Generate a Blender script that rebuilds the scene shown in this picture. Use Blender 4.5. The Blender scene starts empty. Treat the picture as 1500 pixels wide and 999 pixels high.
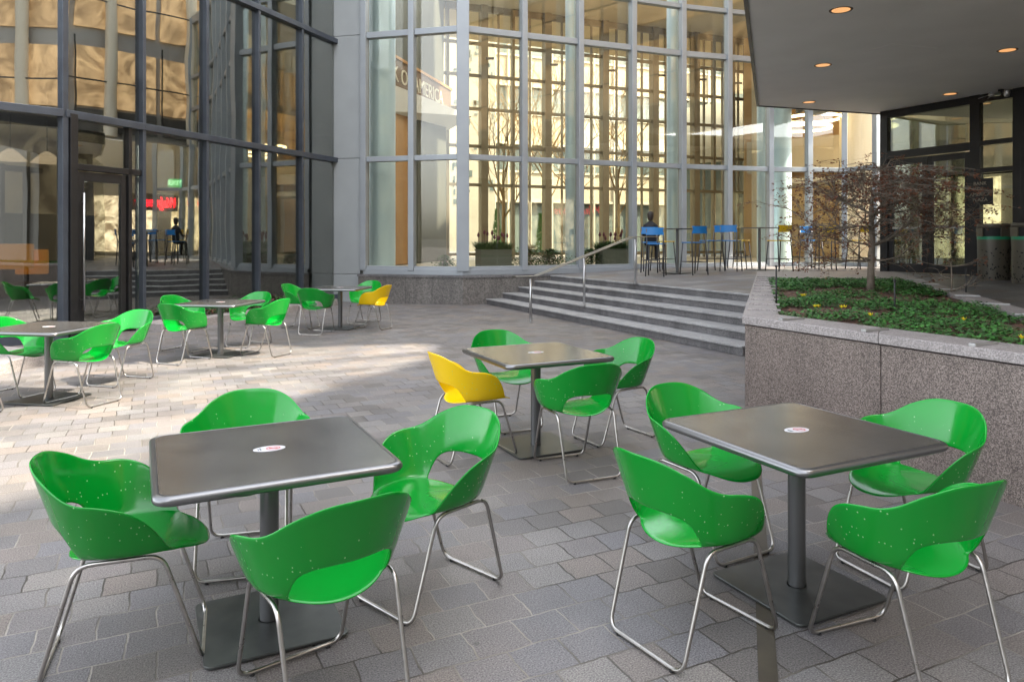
import bpy, bmesh, math, random
from mathutils import Vector, Matrix
R = math.radians
random.seed(7)
S = bpy.context.scene
COL = S.collection

# ------------------------------------------------------------------ helpers
class MB:
    """collects shapes, links them as ONE mesh object"""
    def __init__(s): s.v = []; s.f = []; s.m = []; s.sm = []
    def add(s, vs, fs, mat=0, smooth=False):
        o = len(s.v); s.v += [tuple(v) for v in vs]
        for f in fs: s.f.append(tuple(i + o for i in f)); s.m.append(mat); s.sm.append(smooth)
    def box(s, c, size, rz=0, mat=0, rot=None):
        hx, hy, hz = size[0] / 2, size[1] / 2, size[2] / 2
        M = Matrix.Rotation(rz, 3, 'Z') if rot is None else rot
        vs = [M @ Vector((x, y, z)) + Vector(c) for x in (-hx, hx) for y in (-hy, hy) for z in (-hz, hz)]
        s.add(vs, [(0, 1, 3, 2), (4, 6, 7, 5), (0, 4, 5, 1), (2, 3, 7, 6), (0, 2, 6, 4), (1, 5, 7, 3)], mat)
    def bar(s, a, b, w, d, mat=0):
        """box from a to b, w = horizontal thickness, d = the other one"""
        a, b = Vector(a), Vector(b); t = (b - a); L = t.length; t.normalize()
        up = Vector((0, 0, 1)) if abs(t.z) < .99 else Vector((0, 1, 0))
        x = t.cross(up).normalized(); z = x.cross(t)
        M = Matrix((x, t, z)).transposed()
        s.box((a + b) / 2, (w, L, d), mat=mat, rot=M)
    def prism(s, pts, z0, z1, mat=0):
        """pts 2D polygon, counter-clockwise; z0/z1 numbers or functions of (x, y)"""
        f0 = z0 if callable(z0) else (lambda x, y: z0); f1 = z1 if callable(z1) else (lambda x, y: z1)
        n = len(pts)
        vs = [(p[0], p[1], f0(*p)) for p in pts] + [(p[0], p[1], f1(*p)) for p in pts]
        fs = [tuple(range(n - 1, -1, -1)), tuple(range(n, 2 * n))] + [(i, (i + 1) % n, n + (i + 1) % n, n + i) for i in range(n)]
        s.add(vs, fs, mat)
    def tube(s, pts, r, n=10, closed=False, mat=0, cap=True):
        pts = [Vector(p) for p in pts]; m = len(pts)
        rr = r if isinstance(r, (list, tuple)) else [r] * m
        T = []
        for i in range(m):
            a = pts[i - 1] if (i > 0 or closed) else pts[i]; b = pts[(i + 1) % m] if (i < m - 1 or closed) else pts[i]
            T.append((b - a).normalized())
        ref = Vector((0, 0, 1)) if abs(T[0].z) < .9 else Vector((1, 0, 0))
        N = (ref - T[0] * ref.dot(T[0])).normalized(); vs = []
        for i in range(m):
            N = (N - T[i] * N.dot(T[i])).normalized(); B = T[i].cross(N)
            for k in range(n):
                a = 2 * math.pi * k / n
                vs.append(pts[i] + (N * math.cos(a) + B * math.sin(a)) * rr[i])
        fs = []
        for i in range(m if closed else m - 1):
            j = (i + 1) % m
            off = 0
            if closed and j == 0:      # best matching seam
                off = min(range(n), key=lambda o: (vs[i * n] - vs[o]).length)
            for k in range(n):
                fs.append((i * n + k, i * n + (k + 1) % n, j * n + (k + 1 + off) % n, j * n + (k + off) % n))
        if not closed and cap: fs += [tuple(range(n - 1, -1, -1)), tuple((m - 1) * n + k for k in range(n))]
        s.add(vs, fs, mat, True)
    def cyl(s, c, r, z0, z1, n=32, mat=0, r2=None):
        r2 = r if r2 is None else r2
        vs = [(c[0] + r * math.cos(2 * math.pi * k / n), c[1] + r * math.sin(2 * math.pi * k / n), z0) for k in range(n)]
        vs += [(c[0] + r2 * math.cos(2 * math.pi * k / n), c[1] + r2 * math.sin(2 * math.pi * k / n), z1) for k in range(n)]
        s.add(vs, [(k, (k + 1) % n, n + (k + 1) % n, n + k) for k in range(n)], mat, True)
        s.add(vs, [tuple(range(n - 1, -1, -1)), tuple(range(n, 2 * n))], mat)
    def lathe(s, prof, c=(0, 0, 0), n=32, mat=0):
        vs = []; m = len(prof)
        for r, z in prof:
            for k in range(n):
                a = 2 * math.pi * k / n; vs.append((c[0] + r * math.cos(a), c[1] + r * math.sin(a), c[2] + z))
        fs = [(i * n + k, i * n + (k + 1) % n, (i + 1) * n + (k + 1) % n, (i + 1) * n + k) for i in range(m - 1) for k in range(n)]
        s.add(vs, fs, mat, True)
    def build(s, name, mats, parent=None, bevel=0, loc=None, rz=0):
        me = bpy.data.meshes.new(name); me.from_pydata(s.v, [], s.f)
        if not isinstance(mats, (list, tuple)): mats = [mats]
        for m in mats: me.materials.append(m)
        me.polygons.foreach_set('material_index', s.m); me.polygons.foreach_set('use_smooth', s.sm)
        me.update()
        o = bpy.data.objects.new(name, me); COL.objects.link(o)
        if parent: o.parent = parent
        if loc is not None: o.location = loc
        o.rotation_euler.z = rz
        if bevel:
            b = o.modifiers.new('bevel', 'BEVEL'); b.width = bevel; b.segments = 2; b.limit_method = 'ANGLE'; b.angle_limit = R(40)
        return o

def tag(o, label=None, cat=None, group=None, kind=None):
    if label: o['label'] = label
    if cat: o['category'] = cat
    if group: o['group'] = group
    if kind: o['kind'] = kind
    return o
def empty(name, loc=(0, 0, 0), rz=0):
    o = bpy.data.objects.new(name, None); COL.objects.link(o); o.location = loc; o.rotation_euler.z = rz; o.empty_display_size = .2
    return o
def copy_tree(o, parent=None):
    c = o.copy(); COL.objects.link(c); c.parent = parent
    for ch in [x for x in bpy.data.objects if x.parent == o]: copy_tree(ch, c)
    return c
def text_mesh(txt, size, depth, mat, name, parent=None, mw=None, shear=0, bold=0, align='CENTER'):
    cu = bpy.data.curves.new(name, 'FONT'); cu.body = txt; cu.size = size; cu.extrude = depth; cu.align_x = align; cu.align_y = 'CENTER'
    cu.shear = shear; cu.offset = bold
    t = bpy.data.objects.new(name + '_src', cu); COL.objects.link(t)
    dg = bpy.context.evaluated_depsgraph_get()
    me = bpy.data.meshes.new_from_object(t.evaluated_get(dg))
    bpy.data.objects.remove(t); bpy.data.curves.remove(cu)
    me.materials.clear(); me.materials.append(mat)
    o = bpy.data.objects.new(name, me); COL.objects.link(o)
    if mw is not None: o.matrix_world = mw
    if parent: o.parent = parent
    return o

# ------------------------------------------------------------------ materials
def newmat(name):
    m = bpy.data.materials.new(name); m.use_nodes = True; nt = m.node_tree
    for n in list(nt.nodes): nt.nodes.remove(n)
    return m, nt, nt.nodes, nt.links
def N(nodes, t, **kw):
    n = nodes.new(t)
    for k, v in kw.items():
        if k in n.inputs: n.inputs[k].default_value = v
        else: setattr(n, k, v)
    return n
def P(name, col, rough=.5, metal=0, noise=None, nscale=8, bump=0, bscale=60, coat=0, spec=.5, emit=None, estr=0, detail=4, trans=0):
    m, nt, ns, L = newmat(name)
    out = N(ns, 'ShaderNodeOutputMaterial'); b = N(ns, 'ShaderNodeBsdfPrincipled'); L.new(b.outputs[0], out.inputs[0])
    b.inputs['Base Color'].default_value = (*col, 1); b.inputs['Roughness'].default_value = rough; b.inputs['Metallic'].default_value = metal
    b.inputs['Coat Weight'].default_value = coat; b.inputs['Specular IOR Level'].default_value = spec
    tc = N(ns, 'ShaderNodeTexCoord')
    if noise:
        t = N(ns, 'ShaderNodeTexNoise', Scale=nscale, Detail=detail); L.new(tc.outputs['Object'], t.inputs['Vector'])
        r = N(ns, 'ShaderNodeValToRGB'); r.color_ramp.elements[0].position = .3; r.color_ramp.elements[1].position = .7
        r.color_ramp.elements[0].color = (*noise, 1); r.color_ramp.elements[1].color = (*col, 1)
        L.new(t.outputs[0], r.inputs[0]); L.new(r.outputs[0], b.inputs['Base Color'])
        mr = N(ns, 'ShaderNodeMapRange'); mr.inputs[3].default_value = rough * .85; mr.inputs[4].default_value = min(1, rough * 1.2)
        L.new(t.outputs[0], mr.inputs[0]); L.new(mr.outputs[0], b.inputs['Roughness'])
    if bump:
        t2 = N(ns, 'ShaderNodeTexNoise', Scale=bscale, Detail=3); L.new(tc.outputs['Object'], t2.inputs['Vector'])
        bp = N(ns, 'ShaderNodeBump', Strength=bump, Distance=.01); L.new(t2.outputs[0], bp.inputs['Height']); L.new(bp.outputs[0], b.inputs['Normal'])
    if emit:
        b.inputs['Emission Color'].default_value = (*emit, 1); b.inputs['Emission Strength'].default_value = estr
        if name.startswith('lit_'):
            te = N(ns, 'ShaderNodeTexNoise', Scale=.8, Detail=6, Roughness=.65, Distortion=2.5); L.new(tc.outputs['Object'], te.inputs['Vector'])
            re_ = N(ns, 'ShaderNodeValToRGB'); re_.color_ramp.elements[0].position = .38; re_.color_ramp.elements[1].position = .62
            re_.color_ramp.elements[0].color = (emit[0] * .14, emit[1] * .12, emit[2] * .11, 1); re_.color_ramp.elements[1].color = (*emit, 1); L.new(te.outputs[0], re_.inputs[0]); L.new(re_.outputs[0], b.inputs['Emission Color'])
    return m

def glassmat(name, tint, refl, ripple=0, rscale=.6, gloss=(1, 1, 1), rough=0.0, spread=.6):
    m, nt, ns, L = newmat(name)
    out = N(ns, 'ShaderNodeOutputMaterial'); tr = N(ns, 'ShaderNodeBsdfTransparent'); tr.inputs[0].default_value = (*tint, 1)
    g = N(ns, 'ShaderNodeBsdfGlossy', Roughness=rough); g.inputs[0].default_value = (*gloss, 1)
    lw = N(ns, 'ShaderNodeLayerWeight', Blend=.35); mr = N(ns, 'ShaderNodeMapRange'); mr.inputs[3].default_value = refl; mr.inputs[4].default_value = min(1, refl + spread)
    L.new(lw.outputs['Fresnel'], mr.inputs[0])
    mx = N(ns, 'ShaderNodeMixShader'); L.new(mr.outputs[0], mx.inputs[0]); L.new(tr.outputs[0], mx.inputs[1]); L.new(g.outputs[0], mx.inputs[2]); L.new(mx.outputs[0], out.inputs[0])
    if ripple:
        tc = N(ns, 'ShaderNodeTexCoord'); t = N(ns, 'ShaderNodeTexNoise', Scale=rscale, Detail=1.5); L.new(tc.outputs['Object'], t.inputs['Vector'])
        bp = N(ns, 'ShaderNodeBump', Strength=1, Distance=ripple); L.new(t.outputs[0], bp.inputs['Height']); L.new(bp.outputs[0], g.inputs['Normal'])
    return m

GRID = math.atan2(.437, .9)          # direction of the paving courses
def paver_mat(name, bw=.225, bh=.20, c1=(.118, .106, .098), c2=(.195, .178, .165), mort=(.30, .275, .24), rz=-GRID, bump=.9):
    m, nt, ns, L = newmat(name)
    out = N(ns, 'ShaderNodeOutputMaterial'); b = N(ns, 'ShaderNodeBsdfPrincipled'); L.new(b.outputs[0], out.inputs[0])
    tc = N(ns, 'ShaderNodeTexCoord'); mp = N(ns, 'ShaderNodeMapping'); mp.inputs['Rotation'].default_value = (0, 0, rz); L.new(tc.outputs['Object'], mp.inputs[0])
    wn = N(ns, 'ShaderNodeTexNoise', Scale=7, Detail=3); L.new(mp.outputs[0], wn.inputs['Vector'])
    sb = N(ns, 'ShaderNodeVectorMath', operation='SUBTRACT'); sb.inputs[1].default_value = (.5, .5, .5); L.new(wn.outputs['Color'], sb.inputs[0])
    sc = N(ns, 'ShaderNodeVectorMath', operation='SCALE'); sc.inputs['Scale'].default_value = .034; L.new(sb.outputs[0], sc.inputs[0])
    ad = N(ns, 'ShaderNodeVectorMath', operation='ADD'); L.new(mp.outputs[0], ad.inputs[0]); L.new(sc.outputs[0], ad.inputs[1])
    br = N(ns, 'ShaderNodeTexBrick', Scale=1); br.inputs['Brick Width'].default_value = bw; br.inputs['Row Height'].default_value = bh
    br.inputs['Mortar Size'].default_value = .0045; br.inputs['Mortar Smooth'].default_value = .35; br.inputs['Bias'].default_value = 0
    br.inputs['Color1'].default_value = (0, 0, 0, 1); br.inputs['Color2'].default_value = (1, 1, 1, 1); br.inputs['Mortar'].default_value = (.5, .5, .5, 1)
    L.new(ad.outputs[0], br.inputs['Vector'])
    cr = N(ns, 'ShaderNodeValToRGB'); e = cr.color_ramp.elements
    e[0].color = (*c1, 1); e[1].color = (*c2, 1); x = cr.color_ramp.elements.new(.35); x.color = (.15, .144, .152, 1); x = cr.color_ramp.elements.new(.6); x.color = (.17, .145, .13, 1); x = cr.color_ramp.elements.new(.8); x.color = (.16, .154, .155, 1)
    L.new(br.outputs['Color'], cr.inputs[0])
    # speckle and stains
    sp = N(ns, 'ShaderNodeTexNoise', Scale=150, Detail=2); L.new(mp.outputs[0], sp.inputs['Vector'])
    m1 = N(ns, 'ShaderNodeMapRange'); m1.inputs[1].default_value = .3; m1.inputs[2].default_value = .7; m1.inputs[3].default_value = .4; m1.inputs[4].default_value = 1.6; L.new(sp.outputs[0], m1.inputs[0])
    st = N(ns, 'ShaderNodeTexNoise', Scale=.9, Detail=6, Roughness=.65); L.new(mp.outputs[0], st.inputs['Vector'])
    m2 = N(ns, 'ShaderNodeMapRange'); m2.inputs[1].default_value = .3; m2.inputs[2].default_value = .7; m2.inputs[3].default_value = .72; m2.inputs[4].default_value = 1.18; L.new(st.outputs[0], m2.inputs[0])
    mm = N(ns, 'ShaderNodeMath', operation='MULTIPLY'); L.new(m1.outputs[0], mm.inputs[0]); L.new(m2.outputs[0], mm.inputs[1])
    vm = N(ns, 'ShaderNodeVectorMath', operation='SCALE'); L.new(cr.outputs[0], vm.inputs[0]); L.new(mm.outputs[0], vm.inputs['Scale'])
    # mortar colour varies: dark open joints and pale filled ones
    jn = N(ns, 'ShaderNodeTexNoise', Scale=1.1, Detail=3); L.new(mp.outputs[0], jn.inputs['Vector'])
    jr = N(ns, 'ShaderNodeValToRGB'); jr.color_ramp.elements[0].position = .44; jr.color_ramp.elements[1].position = .60
    jr.color_ramp.elements[0].color = (.05, .042, .035, 1); jr.color_ramp.elements[1].color = (*mort, 1); L.new(jn.outputs[0], jr.inputs[0])
    mx = N(ns, 'ShaderNodeMix', data_type='RGBA'); L.new(br.outputs['Fac'], mx.inputs[0]); L.new(vm.outputs[0], mx.inputs[6]); L.new(jr.outputs[0], mx.inputs[7])
    gv = N(ns, 'ShaderNodeTexVoronoi', Scale=2.3, Randomness=1); L.new(mp.outputs[0], gv.inputs['Vector'])
    gs = N(ns, 'ShaderNodeSeparateColor'); L.new(gv.outputs['Color'], gs.inputs[0]); gr = N(ns, 'ShaderNodeMath', operation='MULTIPLY'); gr.inputs[1].default_value = .055; L.new(gs.outputs[0], gr.inputs[0])
    gl = N(ns, 'ShaderNodeMath', operation='LESS_THAN'); L.new(gv.outputs['Distance'], gl.inputs[0]); L.new(gr.outputs[0], gl.inputs[1])
    gm = N(ns, 'ShaderNodeMath', operation='MULTIPLY'); gm.inputs[1].default_value = .55; L.new(gl.outputs[0], gm.inputs[0])
    mg = N(ns, 'ShaderNodeMix', data_type='RGBA'); L.new(gm.outputs[0], mg.inputs[0]); L.new(mx.outputs[2], mg.inputs[6]); mg.inputs[7].default_value = (.06, .058, .055, 1)
    # broad wet-dry grime and rust-brown tint patches
    bn = N(ns, 'ShaderNodeTexNoise', Scale=.45, Detail=5, Roughness=.6); L.new(mp.outputs[0], bn.inputs['Vector'])
    bm_ = N(ns, 'ShaderNodeMapRange'); bm_.inputs[1].default_value = .52; bm_.inputs[2].default_value = .68; bm_.inputs[3].default_value = 0; bm_.inputs[4].default_value = .5; L.new(bn.outputs[0], bm_.inputs[0])
    mb = N(ns, 'ShaderNodeMix', data_type='RGBA', blend_type='MULTIPLY'); L.new(bm_.outputs[0], mb.inputs[0]); L.new(mg.outputs[2], mb.inputs[6]); mb.inputs[7].default_value = (.80, .70, .58, 1)
    L.new(mb.outputs[2], b.inputs['Base Color'])
    rr = N(ns, 'ShaderNodeMapRange'); rr.inputs[3].default_value = .34; rr.inputs[4].default_value = .62; L.new(st.outputs[0], rr.inputs[0]); L.new(rr.outputs[0], b.inputs['Roughness'])
    inv = N(ns, 'ShaderNodeMath', operation='SUBTRACT'); inv.inputs[0].default_value = 1; L.new(br.outputs['Fac'], inv.inputs[1])
    h = N(ns, 'ShaderNodeMath', operation='MULTIPLY_ADD'); h.inputs[1].default_value = .45; L.new(sp.outputs[0], h.inputs[0]); L.new(inv.outputs[0], h.inputs[2])
    h2 = N(ns, 'ShaderNodeMath', operation='MULTIPLY_ADD'); h2.inputs[1].default_value = .5; L.new(br.outputs['Color'], h2.inputs[0]); L.new(h.outputs[0], h2.inputs[2])
    bp = N(ns, 'ShaderNodeBump', Strength=bump, Distance=.008); L.new(h2.outputs[0], bp.inputs['Height']); L.new(bp.outputs[0], b.inputs['Normal'])
    return m

def granite(name, a, b_, c, scale=90, rough=.5, stain=.25):
    m, nt, ns, L = newmat(name)
    out = N(ns, 'ShaderNodeOutputMaterial'); b = N(ns, 'ShaderNodeBsdfPrincipled', Roughness=rough); L.new(b.outputs[0], out.inputs[0])
    tc = N(ns, 'ShaderNodeTexCoord'); v = N(ns, 'ShaderNodeTexVoronoi', Scale=scale); L.new(tc.outputs['Object'], v.inputs['Vector'])
    sx = N(ns, 'ShaderNodeSeparateColor'); L.new(v.outputs['Color'], sx.inputs[0])
    cr = N(ns, 'ShaderNodeValToRGB'); e = cr.color_ramp.elements; e[0].color = (*a, 1); e[1].color = (*c, 1); x = e.new(.5); x.color = (*b_, 1); L.new(sx.outputs[0], cr.inputs[0])
    mps = N(ns, 'ShaderNodeMapping'); mps.inputs['Scale'].default_value = (1.8, 1.8, .35); L.new(tc.outputs['Object'], mps.inputs[0]); st = N(ns, 'ShaderNodeTexNoise', Scale=1.6, Detail=8, Roughness=.65); L.new(mps.outputs[0], st.inputs['Vector'])
    m2 = N(ns, 'ShaderNodeMapRange'); m2.inputs[1].default_value = .3; m2.inputs[2].default_value = .7; m2.inputs[3].default_value = 1 - stain; m2.inputs[4].default_value = 1 + stain; L.new(st.outputs[0], m2.inputs[0])
    vm = N(ns, 'ShaderNodeVectorMath', operation='SCALE'); L.new(cr.outputs[0], vm.inputs[0]); L.new(m2.outputs[0], vm.inputs['Scale']); L.new(vm.outputs[0], b.inputs['Base Color'])
    return m

def plastic_shell(name, col):
    """moulded plastic with small pale perforations set in the lower back"""
    m, nt, ns, L = newmat(name)
    out = N(ns, 'ShaderNodeOutputMaterial'); b = N(ns, 'ShaderNodeBsdfPrincipled', Roughness=.16); L.new(b.outputs[0], out.inputs[0])
    b.inputs['Coat Weight'].default_value = 0; b.inputs['Specular IOR Level'].default_value = .45
    uv = N(ns, 'ShaderNodeUVMap', uv_map='UVMap'); v = N(ns, 'ShaderNodeTexVoronoi', Scale=42, Randomness=.55); L.new(uv.outputs[0], v.inputs['Vector'])
    lt = N(ns, 'ShaderNodeMath', operation='LESS_THAN'); lt.inputs[1].default_value = .125; L.new(v.outputs['Distance'], lt.inputs[0])
    sx = N(ns, 'ShaderNodeSeparateXYZ'); L.new(uv.outputs[0], sx.inputs[0])
    # density falls off above and toward the arms
    sc = N(ns, 'ShaderNodeSeparateColor'); L.new(v.outputs['Color'], sc.inputs[0])
    cl = N(ns, 'ShaderNodeMapRange'); cl.inputs[1].default_value = .26; cl.inputs[2].default_value = .44; cl.inputs[3].default_value = 1; cl.inputs[4].default_value = 0.05; L.new(sx.outputs[1], cl.inputs[0])
    lo = N(ns, 'ShaderNodeMapRange'); lo.inputs[1].default_value = .14; lo.inputs[2].default_value = .24; L.new(sx.outputs[1], lo.inputs[0])
    lm = N(ns, 'ShaderNodeMath', operation='MULTIPLY'); L.new(cl.outputs[0], lm.inputs[0]); L.new(lo.outputs[0], lm.inputs[1])
    g = N(ns, 'ShaderNodeMath', operation='LESS_THAN'); L.new(sc.outputs[0], g.inputs[0]); L.new(lm.outputs[0], g.inputs[1])
    f = N(ns, 'ShaderNodeMath', operation='MULTIPLY'); L.new(lt.outputs[0], f.inputs[0]); L.new(g.outputs[0], f.inputs[1])
    mx = N(ns, 'ShaderNodeMix', data_type='RGBA'); L.new(f.outputs[0], mx.inputs[0]); mx.inputs[6].default_value = (*col, 1); mx.inputs[7].default_value = (.26, .52, .24, 1)  # pale dot colour stands in for light showing through the holes
    L.new(mx.outputs[2], b.inputs['Base Color'])
    tc = N(ns, 'ShaderNodeTexCoord'); n1_ = N(ns, 'ShaderNodeTexNoise', Scale=9, Detail=8, Roughness=.7); L.new(tc.outputs['Object'], n1_.inputs['Vector'])
    r1 = N(ns, 'ShaderNodeMapRange'); r1.inputs[1].default_value = .35; r1.inputs[2].default_value = .72; r1.inputs[3].default_value = .08; r1.inputs[4].default_value = .26; L.new(n1_.outputs[0], r1.inputs[0]); L.new(r1.outputs[0], b.inputs['Roughness'])
    oi = N(ns, 'ShaderNodeObjectInfo'); hv = N(ns, 'ShaderNodeHueSaturation'); vr = N(ns, 'ShaderNodeMapRange'); vr.inputs[3].default_value = .9; vr.inputs[4].default_value = 1.12; L.new(oi.outputs['Random'], vr.inputs[0]); L.new(vr.outputs[0], hv.inputs['Value']); L.new(mx.outputs[2], hv.inputs['Color']); L.new(hv.outputs[0], b.inputs['Base Color'])
    return m

M = {}
M['paver'] = paver_mat('grey_pavers')
M['terrace'] = paver_mat('terrace_pavers', .6, .4, (.20, .20, .205), (.25, .245, .24), (.15, .15, .15), bump=.25)
M['granite'] = granite('speckled_granite', (.055, .042, .036), (.145, .115, .10), (.31, .255, .225), 170, .45, .18)
M['coping'] = granite('coping_granite', (.2, .18, .175), (.3, .27, .26), (.42, .38, .365), 120, .5, .15)
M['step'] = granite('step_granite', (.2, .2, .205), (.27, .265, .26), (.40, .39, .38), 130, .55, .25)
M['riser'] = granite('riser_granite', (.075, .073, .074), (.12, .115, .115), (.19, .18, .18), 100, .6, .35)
M['base_granite'] = granite('dark_base_granite', (.085, .075, .07), (.13, .12, .11), (.18, .165, .15), 40, .45, .3)
M['green'] = plastic_shell('green_plastic', (.001, .235, .02))
M['yellow'] = plastic_shell('yellow_plastic', (.80, .52, .003))
M['steel'] = P('satin_steel', (.46, .44, .42), .28, 1, noise=(.36, .34, .32), nscale=20)
M['rail'] = P('brushed_rail_steel', (.42, .42, .42), .3, 1)
M['top'] = P('brushed_table_top', (.42, .40, .375), .22, .9, noise=(.34, .325, .31), nscale=6, detail=8)
M['edge'] = P('dark_table_rim', (.20, .20, .205), .3, .9)
M['post'] = P('dark_table_post', (.15, .152, .155), .35, .8)
M['plate'] = P('dark_base_plate', (.11, .115, .11), .33, .75, noise=(.075, .08, .078), nscale=9)
M['black'] = P('black_rubber', (.02, .02, .02), .6)
M['white'] = P('white_sticker', (.52, .52, .54), .4)
M['red'] = P('red_print', (.40, .015, .02), .4)
M['ink'] = P('dark_print', (.03, .08, .08), .4)
M['alu'] = P('light_grey_aluminium', (.34, .365, .385), .42, .3, noise=(.30, .325, .35), nscale=2)
M['panel'] = P('grey_metal_panel', (.36, .38, .385), .5, .2, noise=(.32, .34, .345), nscale=1.5)
M['blue_alu'] = P('blue_grey_dark_metal', (.085, .10, .125), .36, .5, noise=(.065, .075, .098), nscale=3)
M['dark_alu'] = P('charcoal_metal', (.03, .029, .03), .35, .4, noise=(.022, .022, .023), nscale=3)
M['bronze'] = P('bronze_frames', (.20, .165, .105), .45, .2, noise=(.16, .13, .08), nscale=3)
M['column'] = P('pale_blue_column', (.60, .76, .88), .35, .1, noise=(.56, .72, .85), nscale=1)
M['cream_col'] = P('cream_column', (.62, .55, .42), .6)
M['ceiling'] = P('cream_ceiling', (.62, .57, .44), .8, noise=(.56, .51, .39), nscale=.5)
M['soffit'] = P('grey_soffit_render', (.82, .82, .80), .85, noise=(.76, .76, .74), nscale=1.2, bump=.15, bscale=12)
M['floor_in'] = P('lobby_floor_stone', (.5, .46, .38), .35, noise=(.42, .39, .32), nscale=1)
M['wood'] = P('warm_wood_wall', (.42, .24, .10), .5, noise=(.34, .18, .07), nscale=2)
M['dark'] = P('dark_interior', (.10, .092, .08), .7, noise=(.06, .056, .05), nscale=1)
M['tan'] = P('tan_wall', (.62, .42, .2), .7, noise=(.52, .34, .15), nscale=.7)
M['cream'] = P('cream_wall', (.66, .60, .47), .7, noise=(.58, .52, .40), nscale=.8)
M['glass_main'] = glassmat('lobby_glass', (.95, .94, .87), .03, .003, .5, spread=.38)
M['glass_back'] = glassmat('rear_glass', (.98, .95, .85), .02, spread=.3)
M['glass_left'] = glassmat('mirror_glass', (.72, .71, .66), .26, .006, .5, gloss=(.86, .88, .86))
M['glass_pav'] = glassmat('entrance_glass', (.62, .66, .6), .12, .003, .5)
M['soil'] = P('red_brown_mulch', (.15, .08, .055), .95, noise=(.06, .035, .024), nscale=35, bump=1, bscale=45)
M['leaf'] = P('groundcover_leaf', (.06, .21, .035), .55, noise=(.035, .135, .022), nscale=5)
M['leaf2'] = P('shrub_leaf', (.05, .13, .035), .8, noise=(.028, .08, .022), nscale=5)
M['dry'] = P('dry_red_leaf', (.24, .095, .055), .7, noise=(.14, .055, .03), nscale=9)
M['bark'] = P('maple_bark', (.22, .18, .14), .85, noise=(.13, .105, .08), nscale=14, bump=.6, bscale=40)
M['twig'] = P('pale_twig', (.19, .125, .06), .8)
M['petal_y'] = P('yellow_petal', (.8, .6, .02), .6)
M['petal_p'] = P('pink_petal', (.55, .12, .22), .6)
M['petal_d'] = P('purple_bloom', (.12, .02, .05), .6)
M['asphalt'] = P('street_asphalt', (.06, .06, .062), .85, noise=(.045, .045, .047), nscale=2)
M['pale_pave'] = P('pale_far_paving', (.24, .22, .18), .8, noise=(.19, .17, .14), nscale=1)
M['conc'] = P('white_concrete', (.50, .49, .45), .8, noise=(.43, .42, .39), nscale=.5)
M['sand'] = P('sand_spandrel', (.50, .465, .40), .8, noise=(.40, .36, .295), nscale=.4)
M['win'] = P('far_window_glass', (.15, .20, .22), .25, .0, noise=(.11, .15, .17), nscale=.3, spec=1)
M['bin'] = P('bronze_bin_metal', (.10, .09, .07), .42, .2)
M['bin_hole'] = P('bin_black', (.008, .008, .008), .7)
M['bin_green'] = P('green_band', (.01, .25, .12), .4)
M['lamp'] = P('warm_downlight', (.5, .3, .15), .5, emit=(1, .48, .18), estr=.12)
M['ring'] = P('ring_light', (1, .9, .7), .5, emit=(1, .78, .45), estr=1.6)
M['exit'] = P('green_exit_face', (.01, .3, .08), .5, emit=(.02, .75, .2), estr=.45)
M['exit_txt'] = P('exit_letters', (.6, 1, .7), .5, emit=(.5, 1, .6), estr=1.3)
M['neon'] = P('red_neon', (.8, .02, .03), .5, emit=(1, .015, .03), estr=.9)
M['gold'] = P('pale_letters', (.62, .58, .47), .4, .3)
M['fascia'] = P('brown_fascia', (.17, .12, .085), .5, noise=(.13, .09, .06), nscale=2)
M['blue'] = P('blue_stool_paint', (.012, .16, .42), .35)
M['yel2'] = P('yellow_stool_paint', (.75, .48, .01), .35)
M['stoolleg'] = P('grey_stool_leg', (.09, .092, .097), .35, .7)
M['box_grey'] = P('grey_plant_box', (.17, .19, .175), .5, .2)
M['bulk'] = P('lit_shop_bulkhead', (.5, .44, .33), .7, noise=(.4, .34, .24), nscale=.6, emit=(1, .84, .55), estr=.035)  # self-glow stands in for light on the shop's cream wall
M['glowwin'] = P('lit_lobby_window', (.6, .5, .35), .6, noise=(.5, .4, .25), nscale=.6, emit=(1, .82, .52), estr=.55)  # glow added to brighten the canopy underside
M['orange'] = P('orange_upholstery', (.75, .33, .04), .5, emit=(1, .4, .04), estr=.05)  # faint glow put into the seats to show them behind dark glass
M['shade'] = P('pale_lamp_shade', (.7, .6, .45), .7, emit=(1, .8, .55), estr=.12)
M['skin'] = P('skin', (.45, .27, .18), .5)
M['cloth'] = P('black_clothing', (.015, .015, .018), .85)
M['hair'] = P('dark_hair', (.02, .012, .008), .6)
M['grate'] = P('drain_slot_bronze', (.10, .085, .06), .5, .3, noise=(.06, .05, .04), nscale=6)
M['core'] = P('olive_core_wall', (.10, .105, .09), .6, noise=(.075, .08, .07), nscale=.8)
M['plaque_ink'] = P('dull_bronze_letters', (.32, .28, .21), .5, .3)
M['lit'] = P('lit_tan_interior', (.6, .4, .2), .6, noise=(.4, .25, .12), nscale=.5, emit=(1, .66, .34), estr=.17)  # glow added for the warm tone mirrored in the left glass
M['lit2'] = P('lit_cream_soffit', (.7, .64, .5), .7, noise=(.6, .54, .42), nscale=.5, emit=(1, .86, .6), estr=.10)
M['stone_dark'] = P('dark_tower_stone', (.38, .36, .32), .6, noise=(.31, .29, .26), nscale=.4)
M['bracket'] = P('skate_stop_metal', (.5, .5, .5), .35, .8)

# ------------------------------------------------------------------ directions
d1 = Vector((-.437, .9, 0)).normalized()       # along the step edges
n1 = Vector((.9, .437, 0)).normalized()        # up the steps
V2 = lambda x, y: Vector((x, y, 0))

# terrace: level at the stair head, rising gently to the buildings
TOPP = Vector((3.93, 12.4, 0))
def zt(x, y):
    d = (Vector((x, y, 0)) - TOPP).dot(n1)
    return .68 + .04 * max(0, min(d, 3.2))

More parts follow.
